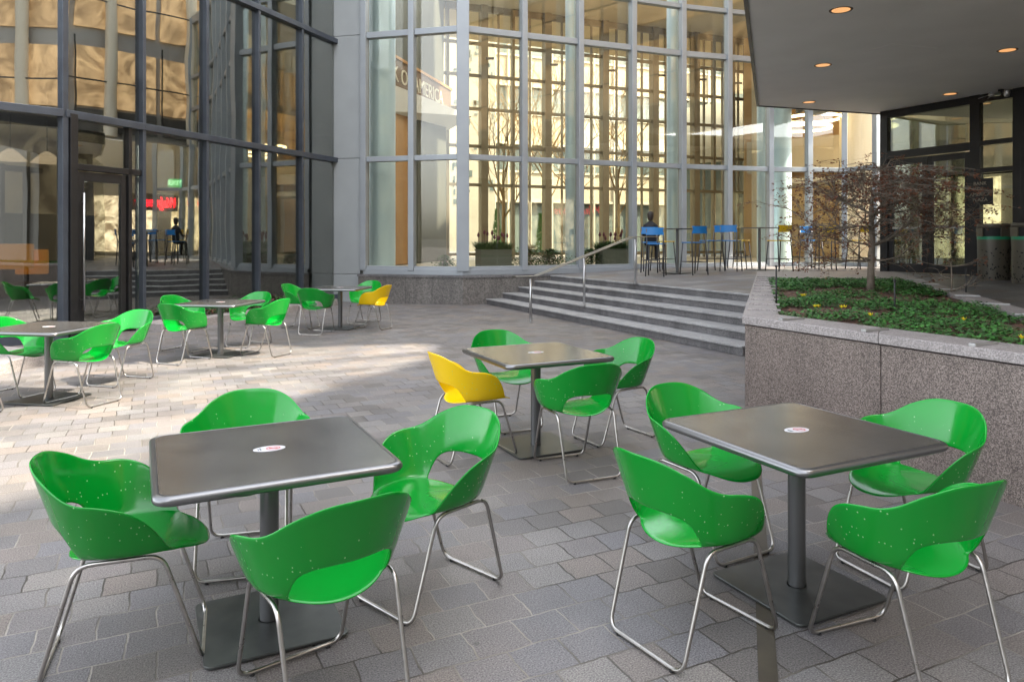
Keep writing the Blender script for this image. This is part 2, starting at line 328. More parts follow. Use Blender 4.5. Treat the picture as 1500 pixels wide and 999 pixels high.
# ------------------------------------------------------------------ ground
g = MB(); g.add([(-60, -60, 0), (60, -60, 0), (60, 34, 0), (-60, 34, 0)], [(0, 1, 2, 3)])
tag(g.build('plaza_pavement', M['paver']), kind='structure')
g = MB(); g.add([(-250, 34, .0), (250, 34, .0), (250, 400, .0), (-250, 400, .0)], [(0, 1, 2, 3)])
g.add([(-250, -400, 0), (250, -400, 0), (250, -60, 0), (-250, -60, 0)], [(0, 1, 2, 3)])
tag(g.build('street', M['asphalt']), kind='structure')
g = MB(); g.box((-1, 36, .3), (70, 16, .6))
tag(g.build('far_pavement', M['pale_pave']), kind='structure')
# drain slot
a = V2(.60, 1.6); b = V2(2.02, 6.1); t = (b - a).normalized(); s_ = t.cross(Vector((0, 0, 1))) * .035
g = MB(); g.add([a - s_ + Vector((0, 0, .004)), a + s_ + Vector((0, 0, .004)), b + s_ + Vector((0, 0, .004)), b - s_ + Vector((0, 0, .004))], [(0, 1, 2, 3)])
tag(g.build('drain_channel', M['grate']), kind='structure')

# facade line of the central building
FR = [(-1.2, 17.8), (4.68, 20.2), (7.4, 21.05), (9.7, 21.3), (10.2, 20.36)]
FL = (-3.70, 18.45)

# terrace
poly = [(3.7, 3.4), (20, 3.4), (20, 24), (9.6, 24), (9.6, 21.4), (7.4, 21.2), (4.68, 20.35), (.3, 18.6)]
pa = TOPP + d1 * 7.1 + n1 * .02; pb = TOPP - d1 * .45 + n1 * .02
poly += [(pa.x, pa.y), (pb.x, pb.y)]
# split to let the gentle slope bend: band near the stair head, then level part
def clip(poly, dist, keep_less):
    out = []
    def sd(p): return (V2(*p) - TOPP).dot(n1) - dist
    for i in range(len(poly)):
        p, q = poly[i], poly[(i + 1) % len(poly)]; a, b = sd(p), sd(q)
        if (a <= 0) == keep_less or a == 0: out.append(p)
        if a * b < 0: t = a / (a - b); out.append((p[0] + (q[0] - p[0]) * t, p[1] + (q[1] - p[1]) * t))
    return out
g = MB()
zup = lambda x, y: zt(x, y)
for pl in (clip(poly, 3.2, True), clip(poly, 3.2, False)):
    vs = [(p[0], p[1], zup(*p)) for p in pl]; g.add(vs, [tuple(range(len(vs)))])
tag(g.build('terrace', M['terrace']), kind='structure')
# steps
g = MB()
for k in range(5):
    o0 = -1.72 + .43 * k
    zt0, zt1 = .136 * k, .136 * (k + 1)
    a = TOPP + n1 * o0 + d1 * 8.4; b = TOPP + n1 * o0 - d1 * (.42 if k == 4 else 1.5 + .1 * (3 - k))
    w = .5 if k < 4 else .34
    c = (a + b) / 2 + n1 * w / 2; L_ = (a - b).length
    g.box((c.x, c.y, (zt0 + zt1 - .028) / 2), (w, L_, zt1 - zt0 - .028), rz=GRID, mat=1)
    c2 = (a + b) / 2 + n1 * (w / 2 - .012)
    g.box((c2.x, c2.y, zt1 - .014), (w + .024, L_, .028 - (.0 if k < 4 else -.004)), rz=GRID, mat=0)
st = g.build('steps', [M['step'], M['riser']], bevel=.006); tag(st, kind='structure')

# ------------------------------------------------------------------ central glass building
CB = empty('glass_atrium_building', (-1.2, 17.8, 0)); tag(CB, 'tall glass lobby building with light grey frames behind the steps', 'building')
CB_off = Vector((-1.2, 17.8, 0))
def part(mb, name, mat, parent, off=None, bevel=0):
    """mesh in world coordinates, parented to a building root (roots sit unrotated)"""
    off = parent.location if off is None else off
    mb.v = [(v[0] - off.x, v[1] - off.y, v[2] - off.z) for v in mb.v]
    return mb.build(name, mat, parent, bevel=bevel)
Z1, Z2, Z3, ZT = 3.59, 6.70, 8.0, 10.3
SILL = .86
# mullion stations: along the left piece and the right piece
def facepts(P0, P1, n0): pass
def lerp2(a, b, t): return (a[0] + (b[0] - a[0]) * t, a[1] + (b[1] - a[1]) * t)
def onray(u, a, b):      # point of segment line a-b seen at slope u = X/Y
    dx, dy = b[0] - a[0], b[1] - a[1]; t = (u * a[1] - a[0]) / (dx - u * dy); return (a[0] + dx * t, a[1] + dy * t)
st_left = [FL, onray((605 - 750) / 1070, FL, FR[0]), FR[0]]
seg = [(0, 1.205), (0, 2.87), (0, 4.30)]
def along(t):            # t = x offset from the corner along the polyline
    x = FR[0][0] + t
    for a, b in zip(FR[:3], FR[1:4]):
        if x <= b[0] + 1e-6: return (x, a[1] + (b[1] - a[1]) * (x - a[0]) / (b[0] - a[0]))
    return FR[3]
st_right = [FR[0]] + [along(t) for t in (1.47, 2.94, 4.41, 5.88, 7.28, 8.6, 9.78, 10.9)] + [FR[4]]
def station_normal(pts, i):
    a = Vector((*pts[max(0, i - 1)], 0)); b = Vector((*pts[min(len(pts) - 1, i + 1)], 0)); t = (b - a).normalized(); return Vector((t.y, -t.x, 0)), t
allst = st_left[:-1] + st_right
corner = len(st_left) - 1
for i, p in enumerate(allst):
    nn, t = station_normal(allst, i); w = .15 if i != corner else .30; dpt = .22
    m = MB(); c = Vector((*p, 0)) + nn * .05
    m.box((c.x, c.y, (SILL - .05 + ZT) / 2), (w, dpt, ZT - SILL + .05), rz=math.atan2(t.y, t.x))
    part(m, 'mullion', M['alu'], CB, bevel=.01)
for z, h in ((SILL, .12), (Z1, .13), (Z2, .15), (Z3, .12), (ZT - .1, .3)):
    for pts in (st_left, st_right[:5], st_right[4:7], st_right[6:9], st_right[8:]):
        m = MB(); a, b = pts[0], pts[-1]; m.bar((*a, z), (*b, z), .19, h)
        part(m, 'transom', M['alu'], CB, bevel=.008)
zs = [SILL + .06, Z1, Z2, Z3, ZT - .2]
for a, b in zip(allst[:-1], allst[1:]):
    for z0, z1 in zip(zs[:-1], zs[1:]):
        m = MB(); m.bar((*a, (z0 + z1) / 2), (*b, (z0 + z1) / 2), .012, z1 - z0)
        part(m, 'glass_panel', M['glass_main'], CB)
# granite base and sill
def offs(p, nn, d): return (p[0] + nn.x * d, p[1] + nn.y * d)
nl = Vector((FL[1] - FR[0][1], FR[0][0] - FL[0], 0)); nl = -Vector((FL[1] - FR[0][1], -(FL[0] - FR[0][0]), 0)).normalized()
tl = (Vector((*FR[0], 0)) - Vector((*FL, 0))).normalized(); nl = Vector((tl.y, -tl.x, 0))
tr = (Vector((*FR[1], 0)) - Vector((*FR[0], 0))).normalized(); nr = Vector((tr.y, -tr.x, 0))
cn = (nl + nr).normalized() / (nl + nr).normalized().dot(nl)
def band(mb, off, z0, z1, L0=0, L1=0):
    A = Vector((*FL, 0)) - tl * L0; Cc = Vector((*FR[0], 0)); B = Vector((*FR[1], 0)) + tr * L1
    for P0, P1, q0, q1 in ((A, Cc, nl, cn), (Cc, B, cn, nr)):
        poly = [P0 + q0 * off, P1 + q1 * off, P1 - q1 * .1, P0 - q0 * .1]
        mb.prism([(v.x, v.y) for v in poly], z0, z1)
m = MB(); band(m, .20, -.2, .655, .1, -.2); part(m, 'granite_base', M['base_granite'], CB)
m = MB(); band(m, .225, .655, .71, .12, -.2); part(m, 'base_capping', M['riser'], CB)
m = MB(); band(m, .135, .71, .86, 0, 0); part(m, 'sill', M['alu'], CB, bevel=.008)
for a, b in ((FR[1], FR[2]), (FR[2], FR[3]), (FR[3], FR[4])):
    m = MB(); m.bar((*a, .78), (*b, .78), .24, .16); part(m, 'sill', M['alu'], CB, bevel=.008)
# joints in the base granite: thin proud plates leave dark gaps
for t in (.72, 1.42, 2.1):
    m = MB(); p = Vector((*FR[0], 0)) - tl * t + nl * .2015; m.box((p.x, p.y, .32), (.006, .004, .66), rz=math.atan2(tl.y, tl.x)); part(m, 'base_joint', M['black'], CB)
m = MB(); p = Vector((*FR[0], 0)) + tr * .5 + nr * .2015; m.box((p.x, p.y, .32), (.006, .004, .66), rz=math.atan2(tr.y, tr.x)); part(m, 'base_joint', M['black'], CB)
# grey metal pilaster left of the glass
for i, (z0, z1) in enumerate(((0, .70), (.71, 3.62), (3.63, 6.72), (6.73, 9.8), (9.81, 12))):
    m = MB(); m.box((-4.12, 18.72, (z0 + z1) / 2), (.74, .5, z1 - z0), rz=math.atan2(-.65, 2.5)); part(m, 'metal_pilaster', M['panel'], CB, bevel=.006)
# floor, ceiling, roof
m = MB(); inner = [(-4.6, 18.9), FR[0], FR[1], FR[2], FR[3], (22, 21.0), (22, 42.5), (-4.6, 27.5)]
m.prism(inner, -.1, .80); part(m, 'lobby_floor', M['floor_in'], CB)
SK = 3.0                        # unseen ceiling opening, added to let sun through, lies left of this x
cut = [(-4.6, 25.2), (SK + .5, 28.0)]
m = MB(); m.prism([(-4.6, 25.0), (4.0, 26.0), (4.0, 20.2), (4.68, 20.45), (7.4, 21.2), (9.7, 21.4), (22, 21.2), (22, 42.5), (-4.6, 31.0)], 10.35, 10.6)
part(m, 'ceiling', M['ceiling'], CB)
# columns
for x, y, r, mt in ((-3.50, 19.6, .37, 'column'), (1.63, 20.1, .165, 'column'), (4.66, 21.15, .18, 'column'), (7.55, 22.0, .17, 'column'), (8.22, 22.3, .30, 'column'),
                    (11.8, 25.0, .55, 'cream_col'), (10.2, 29.5, .5, 'cream_col'), (16.5, 27, .5, 'cream_col')):
    m = MB(); m.cyl((x, y), r, .8, 10.35, 28); part(m, 'column', M[mt], CB)
# rear glazing
def rear(u): return onray(u, (0, 28.0), (10, 32.1))
wide = [708, 801, 885, 958, 1018, 1070]; thin = [655, 751, 845, 920, 990, 1045, 1092]
for px in wide:
    p = rear((px - 750) / 1070); m = MB(); m.box((p[0], p[1], 5.6), (.27, .34, 9.6), rz=.39); part(m, 'rear_pier', M['bronze'], CB)
for px in thin:
    p = rear((px - 750) / 1070); m = MB(); m.box((p[0], p[1], 5.6), (.11, .2, 9.6), rz=.39); part(m, 'rear_mullion', M['bronze'], CB)
for px in (678, 730, 776, 823, 866, 903, 940, 975, 1004, 1031, 1058, 1081):
    p = rear((px - 750) / 1070); m = MB(); m.box((p[0], p[1], 5.6), (.05, .12, 9.6), rz=.39); part(m, 'rear_glazing_bar', M['bronze'], CB)
ra, rb = rear(-.16), rear(.36)
for z in (1.0, 3.6, 5.05, 6.45, 7.7, 8.9, 10.25):
    m = MB(); m.bar((*ra, z), (*rb, z), .12, .11 if z < 10 else .3); part(m, 'rear_transom', M['bronze'], CB)
m = MB(); m.bar((*ra, 5.7), (*rb, 5.7), .012, 9.2); part(m, 'rear_glass', M['glass_back'], CB)
# bronze brackets on the rear piers
for px in wide:
    p = rear((px - 750) / 1070); m = MB(); m.box((p[0] + .26, p[1] - .3, 8.3), (.3, .08, .08)); part(m, 'pier_bracket', M['dark_alu'], CB)
# inner walls: dark core on the left, brown wood door leaf, tan balcony wall on the right
ka, kb = Vector((-3.98, 19.85, 0)), Vector((-2.42, 25.9, 0)); kt = (kb - ka).normalized(); kn = Vector((kt.y, -kt.x, 0)); KL = (kb - ka).length
m = MB(); m.prism([(-5.2, 20.0), (ka.x, ka.y), (kb.x, kb.y), (-4.6, 26.4)], .8, 10.34); part(m, 'inner_core', M['core'], CB)
def kp(t0, t1, z0, z1, off, mat, name):
    m = MB(); a = ka + kt * t0 + kn * off; b = ka + kt * t1 + kn * off; m.bar((a.x, a.y, (z0 + z1) / 2), (b.x, b.y, (z0 + z1) / 2), .12, z1 - z0); return part(m, name, M[mat], CB, bevel=.006)
kp(.8, 3.3, .82, 5.6, .07, 'wood', 'inner_wood_panel'); kp(3.5, 6.2, .82, 5.6, .05, 'core', 'inner_door')
m = MB(); m.prism([(14.2, 27.2), (21.8, 24), (21.8, 42), (12.5, 36)], .8, 10.3); part(m, 'inner_core_wall', M['cream'], CB)
m = MB(); m.prism([(9.8, 30.5), (13.8, 27.4), (13.9, 27.7), (10.2, 31.0)], 4.3, 5.6); part(m, 'balcony_front', M['cream'], CB)
m = MB(); m.prism([(10.0, 31.5), (14.5, 28.2), (15.5, 32), (11.2, 34)], .85, 10.2); part(m, 'inner_tan_wall', M['tan'], CB)
m = MB(); m.prism([(8.9, 24.6), (13.9, 22.3), (20, 30), (11.2, 33.4)], 7.15, 7.3); part(m, 'upper_ceiling', M['tan'], CB)
m = MB(); m.prism([(10.2, 27), (13.9, 24.6), (15, 27), (11.2, 29)], 3.62, 3.8); part(m, 'balcony_slab', M['cream'], CB)
kp(-.2, KL + .25, 5.98, 6.85, .12, 'fascia', 'lobby_fascia'); kp(-.2, KL + .3, 6.86, 6.95, .16, 'wood', 'fascia_trim')
m = MB(); a = ka; b = kb + kt * .5; e1 = a + kn * .5; e2 = b + kn * .5
m.add([(a.x, a.y, 5.1), (b.x, b.y, 5.5), (b.x + kn.x * .9, b.y + kn.y * .9, 5.97), (a.x + kn.x * .25, a.y + kn.y * .25, 5.97), (a.x, a.y, 5.97), (b.x, b.y, 5.97)], [(0, 1, 2, 3), (3, 2, 5, 4), (0, 3, 4), (1, 5, 2), (0, 4, 5, 1)])
part(m, 'lobby_soffit', M['soffit'], CB)
def wallmat(pos, t, nrm): return Matrix.Translation(pos) @ Matrix((t, Vector((0, 0, 1)), nrm)).transposed().to_4x4()
mw = wallmat(ka + kt * (KL / 2 - .25) + kn * .19 + Vector((0, 0, 6.40)), kt, kn)
o = text_mesh('BANK OF AMERICA', .64, .012, M['gold'], 'lobby_letters'); o.matrix_world = Matrix.Translation(-CB_off) @ mw; o.parent = CB

# hanging ring lamps
RINGS = [((1190, 174), .95, 25.5), ((1178, 188), .85, 24.8), ((1276, 175), .75, 25.5), ((1283, 186), .7, 26.5)]
ringlab = ['glowing ring lamp hanging highest behind the upper right lobby glass', 'lower glowing ring lamp hanging left below the other ring behind the glass',
           'glowing ring lamp partly cut off by the dark entrance frame', 'lowest ring lamp tucked behind the cream column at right']
for ((px, py), r, Y), lb in zip(RINGS, ringlab):
    x = (px - 750) / 1070 * Y; z = 1.63 + (348 - py) / 1070 * Y
    o = empty('ring_lamp', (x, Y, z)); tag(o, lb, 'ring lamp', 'ring lamps inside the lobby')
    m = MB(); m.tube([(r * math.cos(k * math.pi / 24), r * math.sin(k * math.pi / 24), 0) for k in range(48)], .045, 8, closed=True); m.build('light_ring', M['ring'], o)
    m = MB()
    for k in range(3): a = k * 2.094; m.tube([(r * math.cos(a), r * math.sin(a), 0), (0, 0, 7.15 - z)], .006, 5)
    m.build('suspension_wire', M['dark_alu'], o)

# plant boxes inside the glass
def leaves(mb, n, area, h, size, mat=0, droop=.5, rnd=random):
    for _ in range(n):
        x, y = area(); z = h(x, y) if callable(h) else h; L = size * rnd.uniform(.6, 1.3); a = rnd.uniform(0, 6.283); el = rnd.uniform(-.1, 1.1)
        d = Vector((math.cos(a) * math.cos(el), math.sin(a) * math.cos(el), math.sin(el))); s = d.cross(Vector((0, 0, 1))).normalized() * L * .32
        p = Vector((x, y, z)); q = p + d * L
        mb.add([p, p + d * L * .5 + s, q - Vector((0, 0, L * droop * .3)), p + d * L * .5 - s], [(0, 1, 2, 3)], mat)
def plant_box(x, y, w, label, rz=.38):
    o = empty('plant_box', (x, y, .8), rz); tag(o, label, 'planter', 'grey plant boxes inside the glass')
    m = MB(); m.box((0, 0, .26), (w, .42, .5)); m.box((0, 0, .505), (w + .03, .45, .03)); m.build('box', M['box_grey'], o, bevel=.01)
    m = MB()
    for _ in range(int(w * 900)):
        bx, by = random.uniform(-w / 2, w / 2), random.uniform(-.2, .2); a = random.uniform(0, 6.28); L = random.uniform(.14, .34)
        d = Vector((math.cos(a) * .55, math.sin(a) * .55, 1)).normalized(); s = Vector((-math.sin(a), math.cos(a), 0)) * .022; p = Vector((bx, by, .5))
        m.add([p - s, p + s, p + d * L + Vector((math.cos(a), math.sin(a), -.3)) * L * .35], [(0, 1, 2)])
    m.build('foliage', M['leaf2'], o)
    m = MB()
    for _ in range(11):
        bx, by = random.uniform(-w / 2, w / 2), random.uniform(-.12, .12); hh = random.uniform(.28, .48)
        m.tube([(bx, by, .5), (bx, by, .5 + hh)], .006, 5); m.lathe([(0, 0), (.03, .02), (.036, .06), (.02, .11), (0, .13)], (bx, by, .5 + hh - .04), 8)
    m.build('bloom', M['petal_d'], o)
plant_box(-.48, 18.95, .86, 'grey plant box with dark blooms just right of the glass corner')
plant_box(2.75, 20.15, .80, 'grey plant box behind the glass beside the handrail top')
def shrub(x, y, w, h, label, z=.8):
    o = empty('shrub', (x, y, z)); tag(o, label, 'shrub', 'shrubs behind the lobby glass')
    m = MB()
    for _ in range(int(2600 * w)):
        u, v, q = random.gauss(0, .4), random.gauss(0, .4), random.random()
        r_ = math.sqrt(max(0, 1 - q * q)); p = Vector((u * w * r_, v * .45 * r_, q * h)); a = random.uniform(0, 6.28); L = random.uniform(.04, .09)
        d = Vector((math.cos(a), math.sin(a), random.uniform(-.4, .8))).normalized(); s = d.cross(Vector((0, 0, 1))).normalized() * L * .35
        m.add([p, p + d * L * .5 + s, p + d * L, p + d * L * .5 - s], [(0, 1, 2, 3)])
    m.build('foliage', M['leaf2'], o)
    m = MB()
    for k in range(5): m.tube([(random.uniform(-.05, .05), 0, 0), (random.uniform(-w, w) * .3, random.uniform(-.1, .1), h * .7)], .008, 5)
    m.build('stem', M['bark'], o)
shrub(.45, 19.35, .75, .62, 'low green shrub right of the first plant box behind glass')
shrub(1.05, 19.55, .6, .5, 'low shrub directly left of the slim blue column')
shrub(2.15, 19.9, .5, .5, 'green shrub between the slim blue column and second plant box')
shrub(-1.75, 19.1, .35, .35, 'small shrub at the glass just left of the building corner')

# ------------------------------------------------------------------ left dark glass building
LB = empty('mirror_glass_building', (-7.14, 11.57, 0)); tag(LB, 'dark mirror glass shopfront with blue grey frames along the left', 'building')
la, lb_ = Vector((-7.14, 11.57, 0)), Vector((-4.49, 18.69, 0)); lt_ = (lb_ - la).normalized(); ln = Vector((lt_.y, -lt_.x, 0)); lstep = (lb_ - la).length / 5
LP = [la + lt_ * lstep * k for k in range(6)]
l0 = Vector((-8.6, 9.9, 0)); l00 = Vector((-10.6, 8.3, 0))
LPX = [l00, l0] + LP
ang = lambda t: math.atan2(t.y, t.x)
for i, p in enumerate(LPX):
    t = lt_ if i >= 2 else (la - l0).normalized(); nn = Vector((t.y, -t.x, 0))
    m = MB(); c = p + nn * .03; m.box((c.x, c.y, 6.5), (.07 if i > 2 else .10, .14, 13), rz=ang(t)); part(m, 'mullion', M['blue_alu'], LB, bevel=.006)
    if i == 2:
        q = p + lt_ * .13 + ln * .05; m = MB(); m.box((q.x, q.y, 1.8), (.13, .16, 3.6), rz=ang(lt_)); part(m, 'door_jamb', M['dark_alu'], LB, bevel=.005)
def lpan(a, b, z0, z1, mat='glass_left', name='glass_panel', tilt=0):
    m = MB(); m.bar((a.x, a.y, (z0 + z1) / 2), (b.x, b.y, (z0 + z1) / 2), .012, z1 - z0); return part(m, name, M[mat], LB)
LZ = [.10, 3.59, 6.6, 9.7, 13]
for i in range(len(LPX) - 1):
    a, b = LPX[i], LPX[i + 1]
    for z in LZ:
        m = MB(); tt = (b - a).normalized(); nn = Vector((tt.y, -tt.x, 0)); A = a + nn * .04; B = b + nn * .04
        if not (i == 2 and z == .10):
            m.bar((A.x, A.y, z), (B.x, B.y, z), .16, .12 if z > 1 else .2); part(m, 'transom', M['blue_alu'], LB, bevel=.006)
    for z0, z1 in zip(LZ[:-1], LZ[1:]):
        if i == 2 and z0 < 1: continue
        lpan(a, b, z0, z1)
# door bay
A, B = LP[0], LP[1]
q0, q1, q2 = A + lt_ * .22, A + lt_ * (.22 + .98), B
lpan(A + lt_ * .2, B - lt_ * .04, 2.82, 3.53)
lpan(q1 + lt_ * .09, q2 - lt_ * .04, .1, 2.72)
m = MB(); m.bar((A.x, A.y, 2.77), (B.x, B.y, 2.77), .14, .1); part(m, 'door_head', M['dark_alu'], LB, bevel=.004)
m = MB(); q = q1 + lt_ * .045; m.box((q.x, q.y, 1.8), (.07, .14, 3.55), rz=ang(lt_)); part(m, 'door_jamb', M['dark_alu'], LB, bevel=.004)
m = MB(); m.bar((q1 + lt_ * .08).to_tuple()[:2] + (.05,), (q2.x, q2.y, .05), .14, .1); part(m, 'door_jamb', M['dark_alu'], LB)
m = MB(); w = (q1 - q0).length
def doorbar(m, t0, t1, z0, z1, d=.07, off=.0):
    a = q0 + lt_ * t0 + ln * off; b = q0 + lt_ * t1 + ln * off; m.bar((a.x, a.y, (z0 + z1) / 2), (b.x, b.y, (z0 + z1) / 2), d, z1 - z0)
doorbar(m, .01, .16, .03, 2.7); doorbar(m, w - .12, w - .01, .03, 2.7); doorbar(m, .16, w - .12, 2.55, 2.7); doorbar(m, .16, w - .12, .03, .16)
DOOR = part(m, 'door', M['dark_alu'], LB, bevel=.004)
m = MB(); doorbar(m, .16, w - .12, .16, 2.55, .012); g_ = part(m, 'door_glass', M['glass_left'], LB); g_.parent = DOOR
m = MB(); h0 = q0 + lt_ * .10 + ln * .10; m.tube([(h0.x, h0.y, .45), (h0.x, h0.y, 2.35)], .018, 12)
for z in (.62, 2.2): k = q0 + lt_ * .10 + ln * .03; m.tube([(k.x, k.y, z), (h0.x, h0.y, z)], .012, 8)
h_ = part(m, 'door_handle', M['rail'], LB); h_.parent = DOOR
# interior shell
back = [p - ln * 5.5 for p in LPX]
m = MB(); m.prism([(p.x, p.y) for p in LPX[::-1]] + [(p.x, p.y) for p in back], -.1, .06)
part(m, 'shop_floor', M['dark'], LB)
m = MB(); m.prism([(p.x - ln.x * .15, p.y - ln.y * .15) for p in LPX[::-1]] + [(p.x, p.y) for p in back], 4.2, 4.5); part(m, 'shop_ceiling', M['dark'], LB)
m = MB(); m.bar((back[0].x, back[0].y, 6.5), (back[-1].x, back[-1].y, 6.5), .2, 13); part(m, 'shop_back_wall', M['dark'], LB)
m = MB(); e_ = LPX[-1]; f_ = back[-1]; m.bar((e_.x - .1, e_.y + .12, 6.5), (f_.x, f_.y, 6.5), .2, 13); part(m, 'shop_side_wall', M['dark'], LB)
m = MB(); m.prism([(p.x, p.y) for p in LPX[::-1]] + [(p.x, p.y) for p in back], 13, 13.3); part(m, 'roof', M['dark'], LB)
m = MB()
for k in range(4):
    p = LP[0] - lt_ * .4 - ln * (2.2 + k * .1) + lt_ * (k * .55); m.box((p.x, p.y, 1.5), (.09, .09, 2.9))
m2 = MB()
for a_, b_ in zip(LPX[:-1], LPX[1:]):
    pa_, pb_ = a_ - ln * 4.6, b_ - ln * 4.6; m2.bar((pa_.x, pa_.y, 3.1), (pb_.x, pb_.y, 3.1), .2, 1.9)
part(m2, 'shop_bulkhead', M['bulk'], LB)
p = LP[0] - lt_ * .2 - ln * 2.6; m.box((p.x, p.y, 2.9), (.12, 3.6, .1), rz=ang(lt_) - math.pi / 2)
part(m, 'shop_partition', M['dark_alu'], LB)
for k, (px, py, Y, lb) in enumerate(((15, 232, 12.6, 'white conical pendant lamp at the far left inside the shopfront'), (69, 236, 13.0, 'conical pendant lamp nearest the door frame inside the shopfront'))):
    x = (px - 750) / 1070 * Y; z = 1.63 + (348 - py) / 1070 * Y
    o = empty('pendant_lamp', (x, Y, z)); tag(o, lb, 'lamp', 'pendant lamps in the left shop')
    m = MB(); m.lathe([(.04, .16), (.1, .12), (.26, -.04), (.25, -.04), (.09, .1)]); m.build('lamp_shade', M['shade'], o)
    m = MB(); m.tube([(0, 0, .14), (0, 0, 4.2 - z)], .008, 6); m.build('cable', M['black'], o)
for px, w, hh, lb in ((28, .95, .58, 'larger orange bench back at far left behind the shop glass'), (105 - 57, 0, 0, None), (46 + 4, 0, 0, None)):
    if not lb: continue
for px, Y, w, zz, lb in ((14, 12.6, .72, 1.52, 'larger orange seat back at far left behind shop glass'), (47, 12.9, .50, 1.42, 'smaller orange seat back next to the shop door frame')):
    x = (px - 750) / 1070 * Y
    o = empty('booth_seat', (x, Y, .06), .35); tag(o, lb, 'seat', 'orange seats in the left shop')
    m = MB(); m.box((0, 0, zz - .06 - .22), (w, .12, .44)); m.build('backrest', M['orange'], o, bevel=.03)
    m = MB(); m.box((0, -.25, .55), (w, .5, .5)); m.build('seat', M['dark'], o, bevel=.02)
# exit sign inside
o = empty('exit_sign', (-6.75, 14.65, 2.72)); tag(o, 'small green lit exit sign glowing behind the dark shop glass', 'exit sign')
exn = Vector((.45, -.89, 0)).normalized(); ext = Vector((-exn.y, exn.x, 0))
m = MB(); m.box((0, 0, 0), (.24, .03, .17), rz=ang(ext)); m.build('sign_box', M['exit'], o); m = MB(); m.box((0, 0, .48), (.015, .015, .76)); m.build('hanger', M['black'], o)
t_ = text_mesh('EXIT', .13, .003, M['exit_txt'], 'sign_letters', bold=.002); t_.matrix_world = wallmat(exn * .02, ext, exn); t_.parent = o

# red script sign on the far lobby wall, read backwards in the mirror glass
sgn = Vector((-.85, .53, 0)).normalized(); sgt = Vector((-sgn.y, sgn.x, 0))
sgpos = Vector((12.0, 21.2, 3.15))
o = empty('script_sign', sgpos); tag(o, 'red glowing cursive store sign seen through the entrance glass', 'sign')
t_ = text_mesh('Walgreens', .62, .02, M['neon'], 'script_letters', shear=.35, bold=.008); t_.matrix_world = wallmat(sgn * .06, sgt, sgn); t_.parent = o
m = MB(); m.box((0, 0, 0), (3.0, .06, .7), rz=ang(sgt)); m.build('sign_board', M['dark'], o)

# low granite kerbs in front of the left glass
def ledge(front, nm, depth):
    m = MB(); fr = [Vector((*p, 0)) for p in front]
    bk = []
    for p in fr:
        t = (p - la).dot(lt_); base = la + lt_ * t if t > 0 else la + (la - l0).normalized() * t
        bk.append(base + ln * .12)
    m.prism([(p.x, p.y) for p in fr] + [(p.x, p.y) for p in bk[::-1]], -.05, .145)
    return m, fr, bk
m, fr1, bk1 = ledge([(-6.02, 12.55), (-5.9, 12.9), (-5.12, 15.0), (-4.2, 17.6)], 'kerb', 1)
tag(m.build('kerb', M['coping'], bevel=.01), kind='structure')
m, fr2, bk2 = ledge([(-6.1, 6.0), (-6.05, 8.5), (-5.98, 9.6)], 'kerb', 1)
tag(m.build('kerb', M['coping'], bevel=.01), kind='structure')
m = MB()
for _ in range(2600):
    s = random.uniform(.12, .98); u = random.uniform(.45, .85); a = fr1[0].lerp(fr1[-1], s); b = bk1[0].lerp(bk1[-1], s); p = a.lerp(b, u)
    L = random.uniform(.03, .07); an = random.uniform(0, 6.28); d = Vector((math.cos(an), math.sin(an), random.uniform(0, 1))).normalized(); sd = d.cross(Vector((0, 0, 1))).normalized() * L * .4
    p.z = .145 + abs(random.gauss(0, .09)) * (1 - abs(u - .65) * 2); m.add([p, p + d * L * .5 + sd, p + d * L, p + d * L * .5 - sd], [(0, 1, 2, 3)], random.choice((0, 0, 0, 1)))
tag(m.build('bedding_plants', [M['leaf2'], M['dry']]), kind='stuff')
flab = []
for k in range(9):
    s = [.36, .40, .43, .47, .2, .72, .76, .8, .62][k]; a = fr1[0].lerp(fr1[-1], s); b = bk1[0].lerp(bk1[-1], s); p = a.lerp(b, .5 + .04 * (k % 3))
    o = empty('pink_flower', (p.x, p.y, .145)); tag(o, 'small pink flower blooming in the low bed against the shop glass', 'flower', 'pink flowers in the kerb bed')
    m = MB(); m.tube([(0, 0, 0), (.01, 0, .13)], .004, 5); m.build('stem', M['leaf2'], o)
    m = MB()
    for j in range(6):
        a_ = j * 1.047; m.add([(0.01, 0, .13), (.01 + .035 * math.cos(a_ - .4), .035 * math.sin(a_ - .4), .15), (.01 + .05 * math.cos(a_), .05 * math.sin(a_), .14), (.01 + .035 * math.cos(a_ + .4), .035 * math.sin(a_ + .4), .15)], [(0, 1, 2, 3)])
    m.build('petals', M['petal_p'], o)

# ------------------------------------------------------------------ entrance pavilion and canopy
ZS = 4.67
p0 = Vector((8.98, 17.7, 0)); pd = Vector((.486, -1, 0)).normalized(); pn = Vector((-pd.y, pd.x, 0)) * -1   # outward (towards the plaza)
pn = Vector((-.9, -.437, 0))
PV = empty('entrance_pavilion', (8.98, 17.7, 0)); tag(PV, 'black framed glass entrance with double doors under the grey canopy', 'building')
def pv(t, off=0, z=0): q = p0 + pd * t + pn * off; return Vector((q.x, q.y, z))
def pbar(t0, t1, z0, z1, d=.14, off=0, mat='dark_alu', name='frame', parent=None, bevel=.005):
    m = MB(); a, b = pv(t0, off), pv(t1, off); m.bar((a.x, a.y, (z0 + z1) / 2), (b.x, b.y, (z0 + z1) / 2), d, z1 - z0)
    o = part(m, name, M[mat], PV, bevel=bevel)
    if parent: o.parent = parent
    return o
ZF = .80
tx = lambda px: (lambda u: (u * 17.7 - 8.98) / (pd.x - u * pd.y))((px - 750) / 1070)
T = {k: tx(k) for k in (1298, 1352, 1362, 1423, 1432, 1486, 1500)}
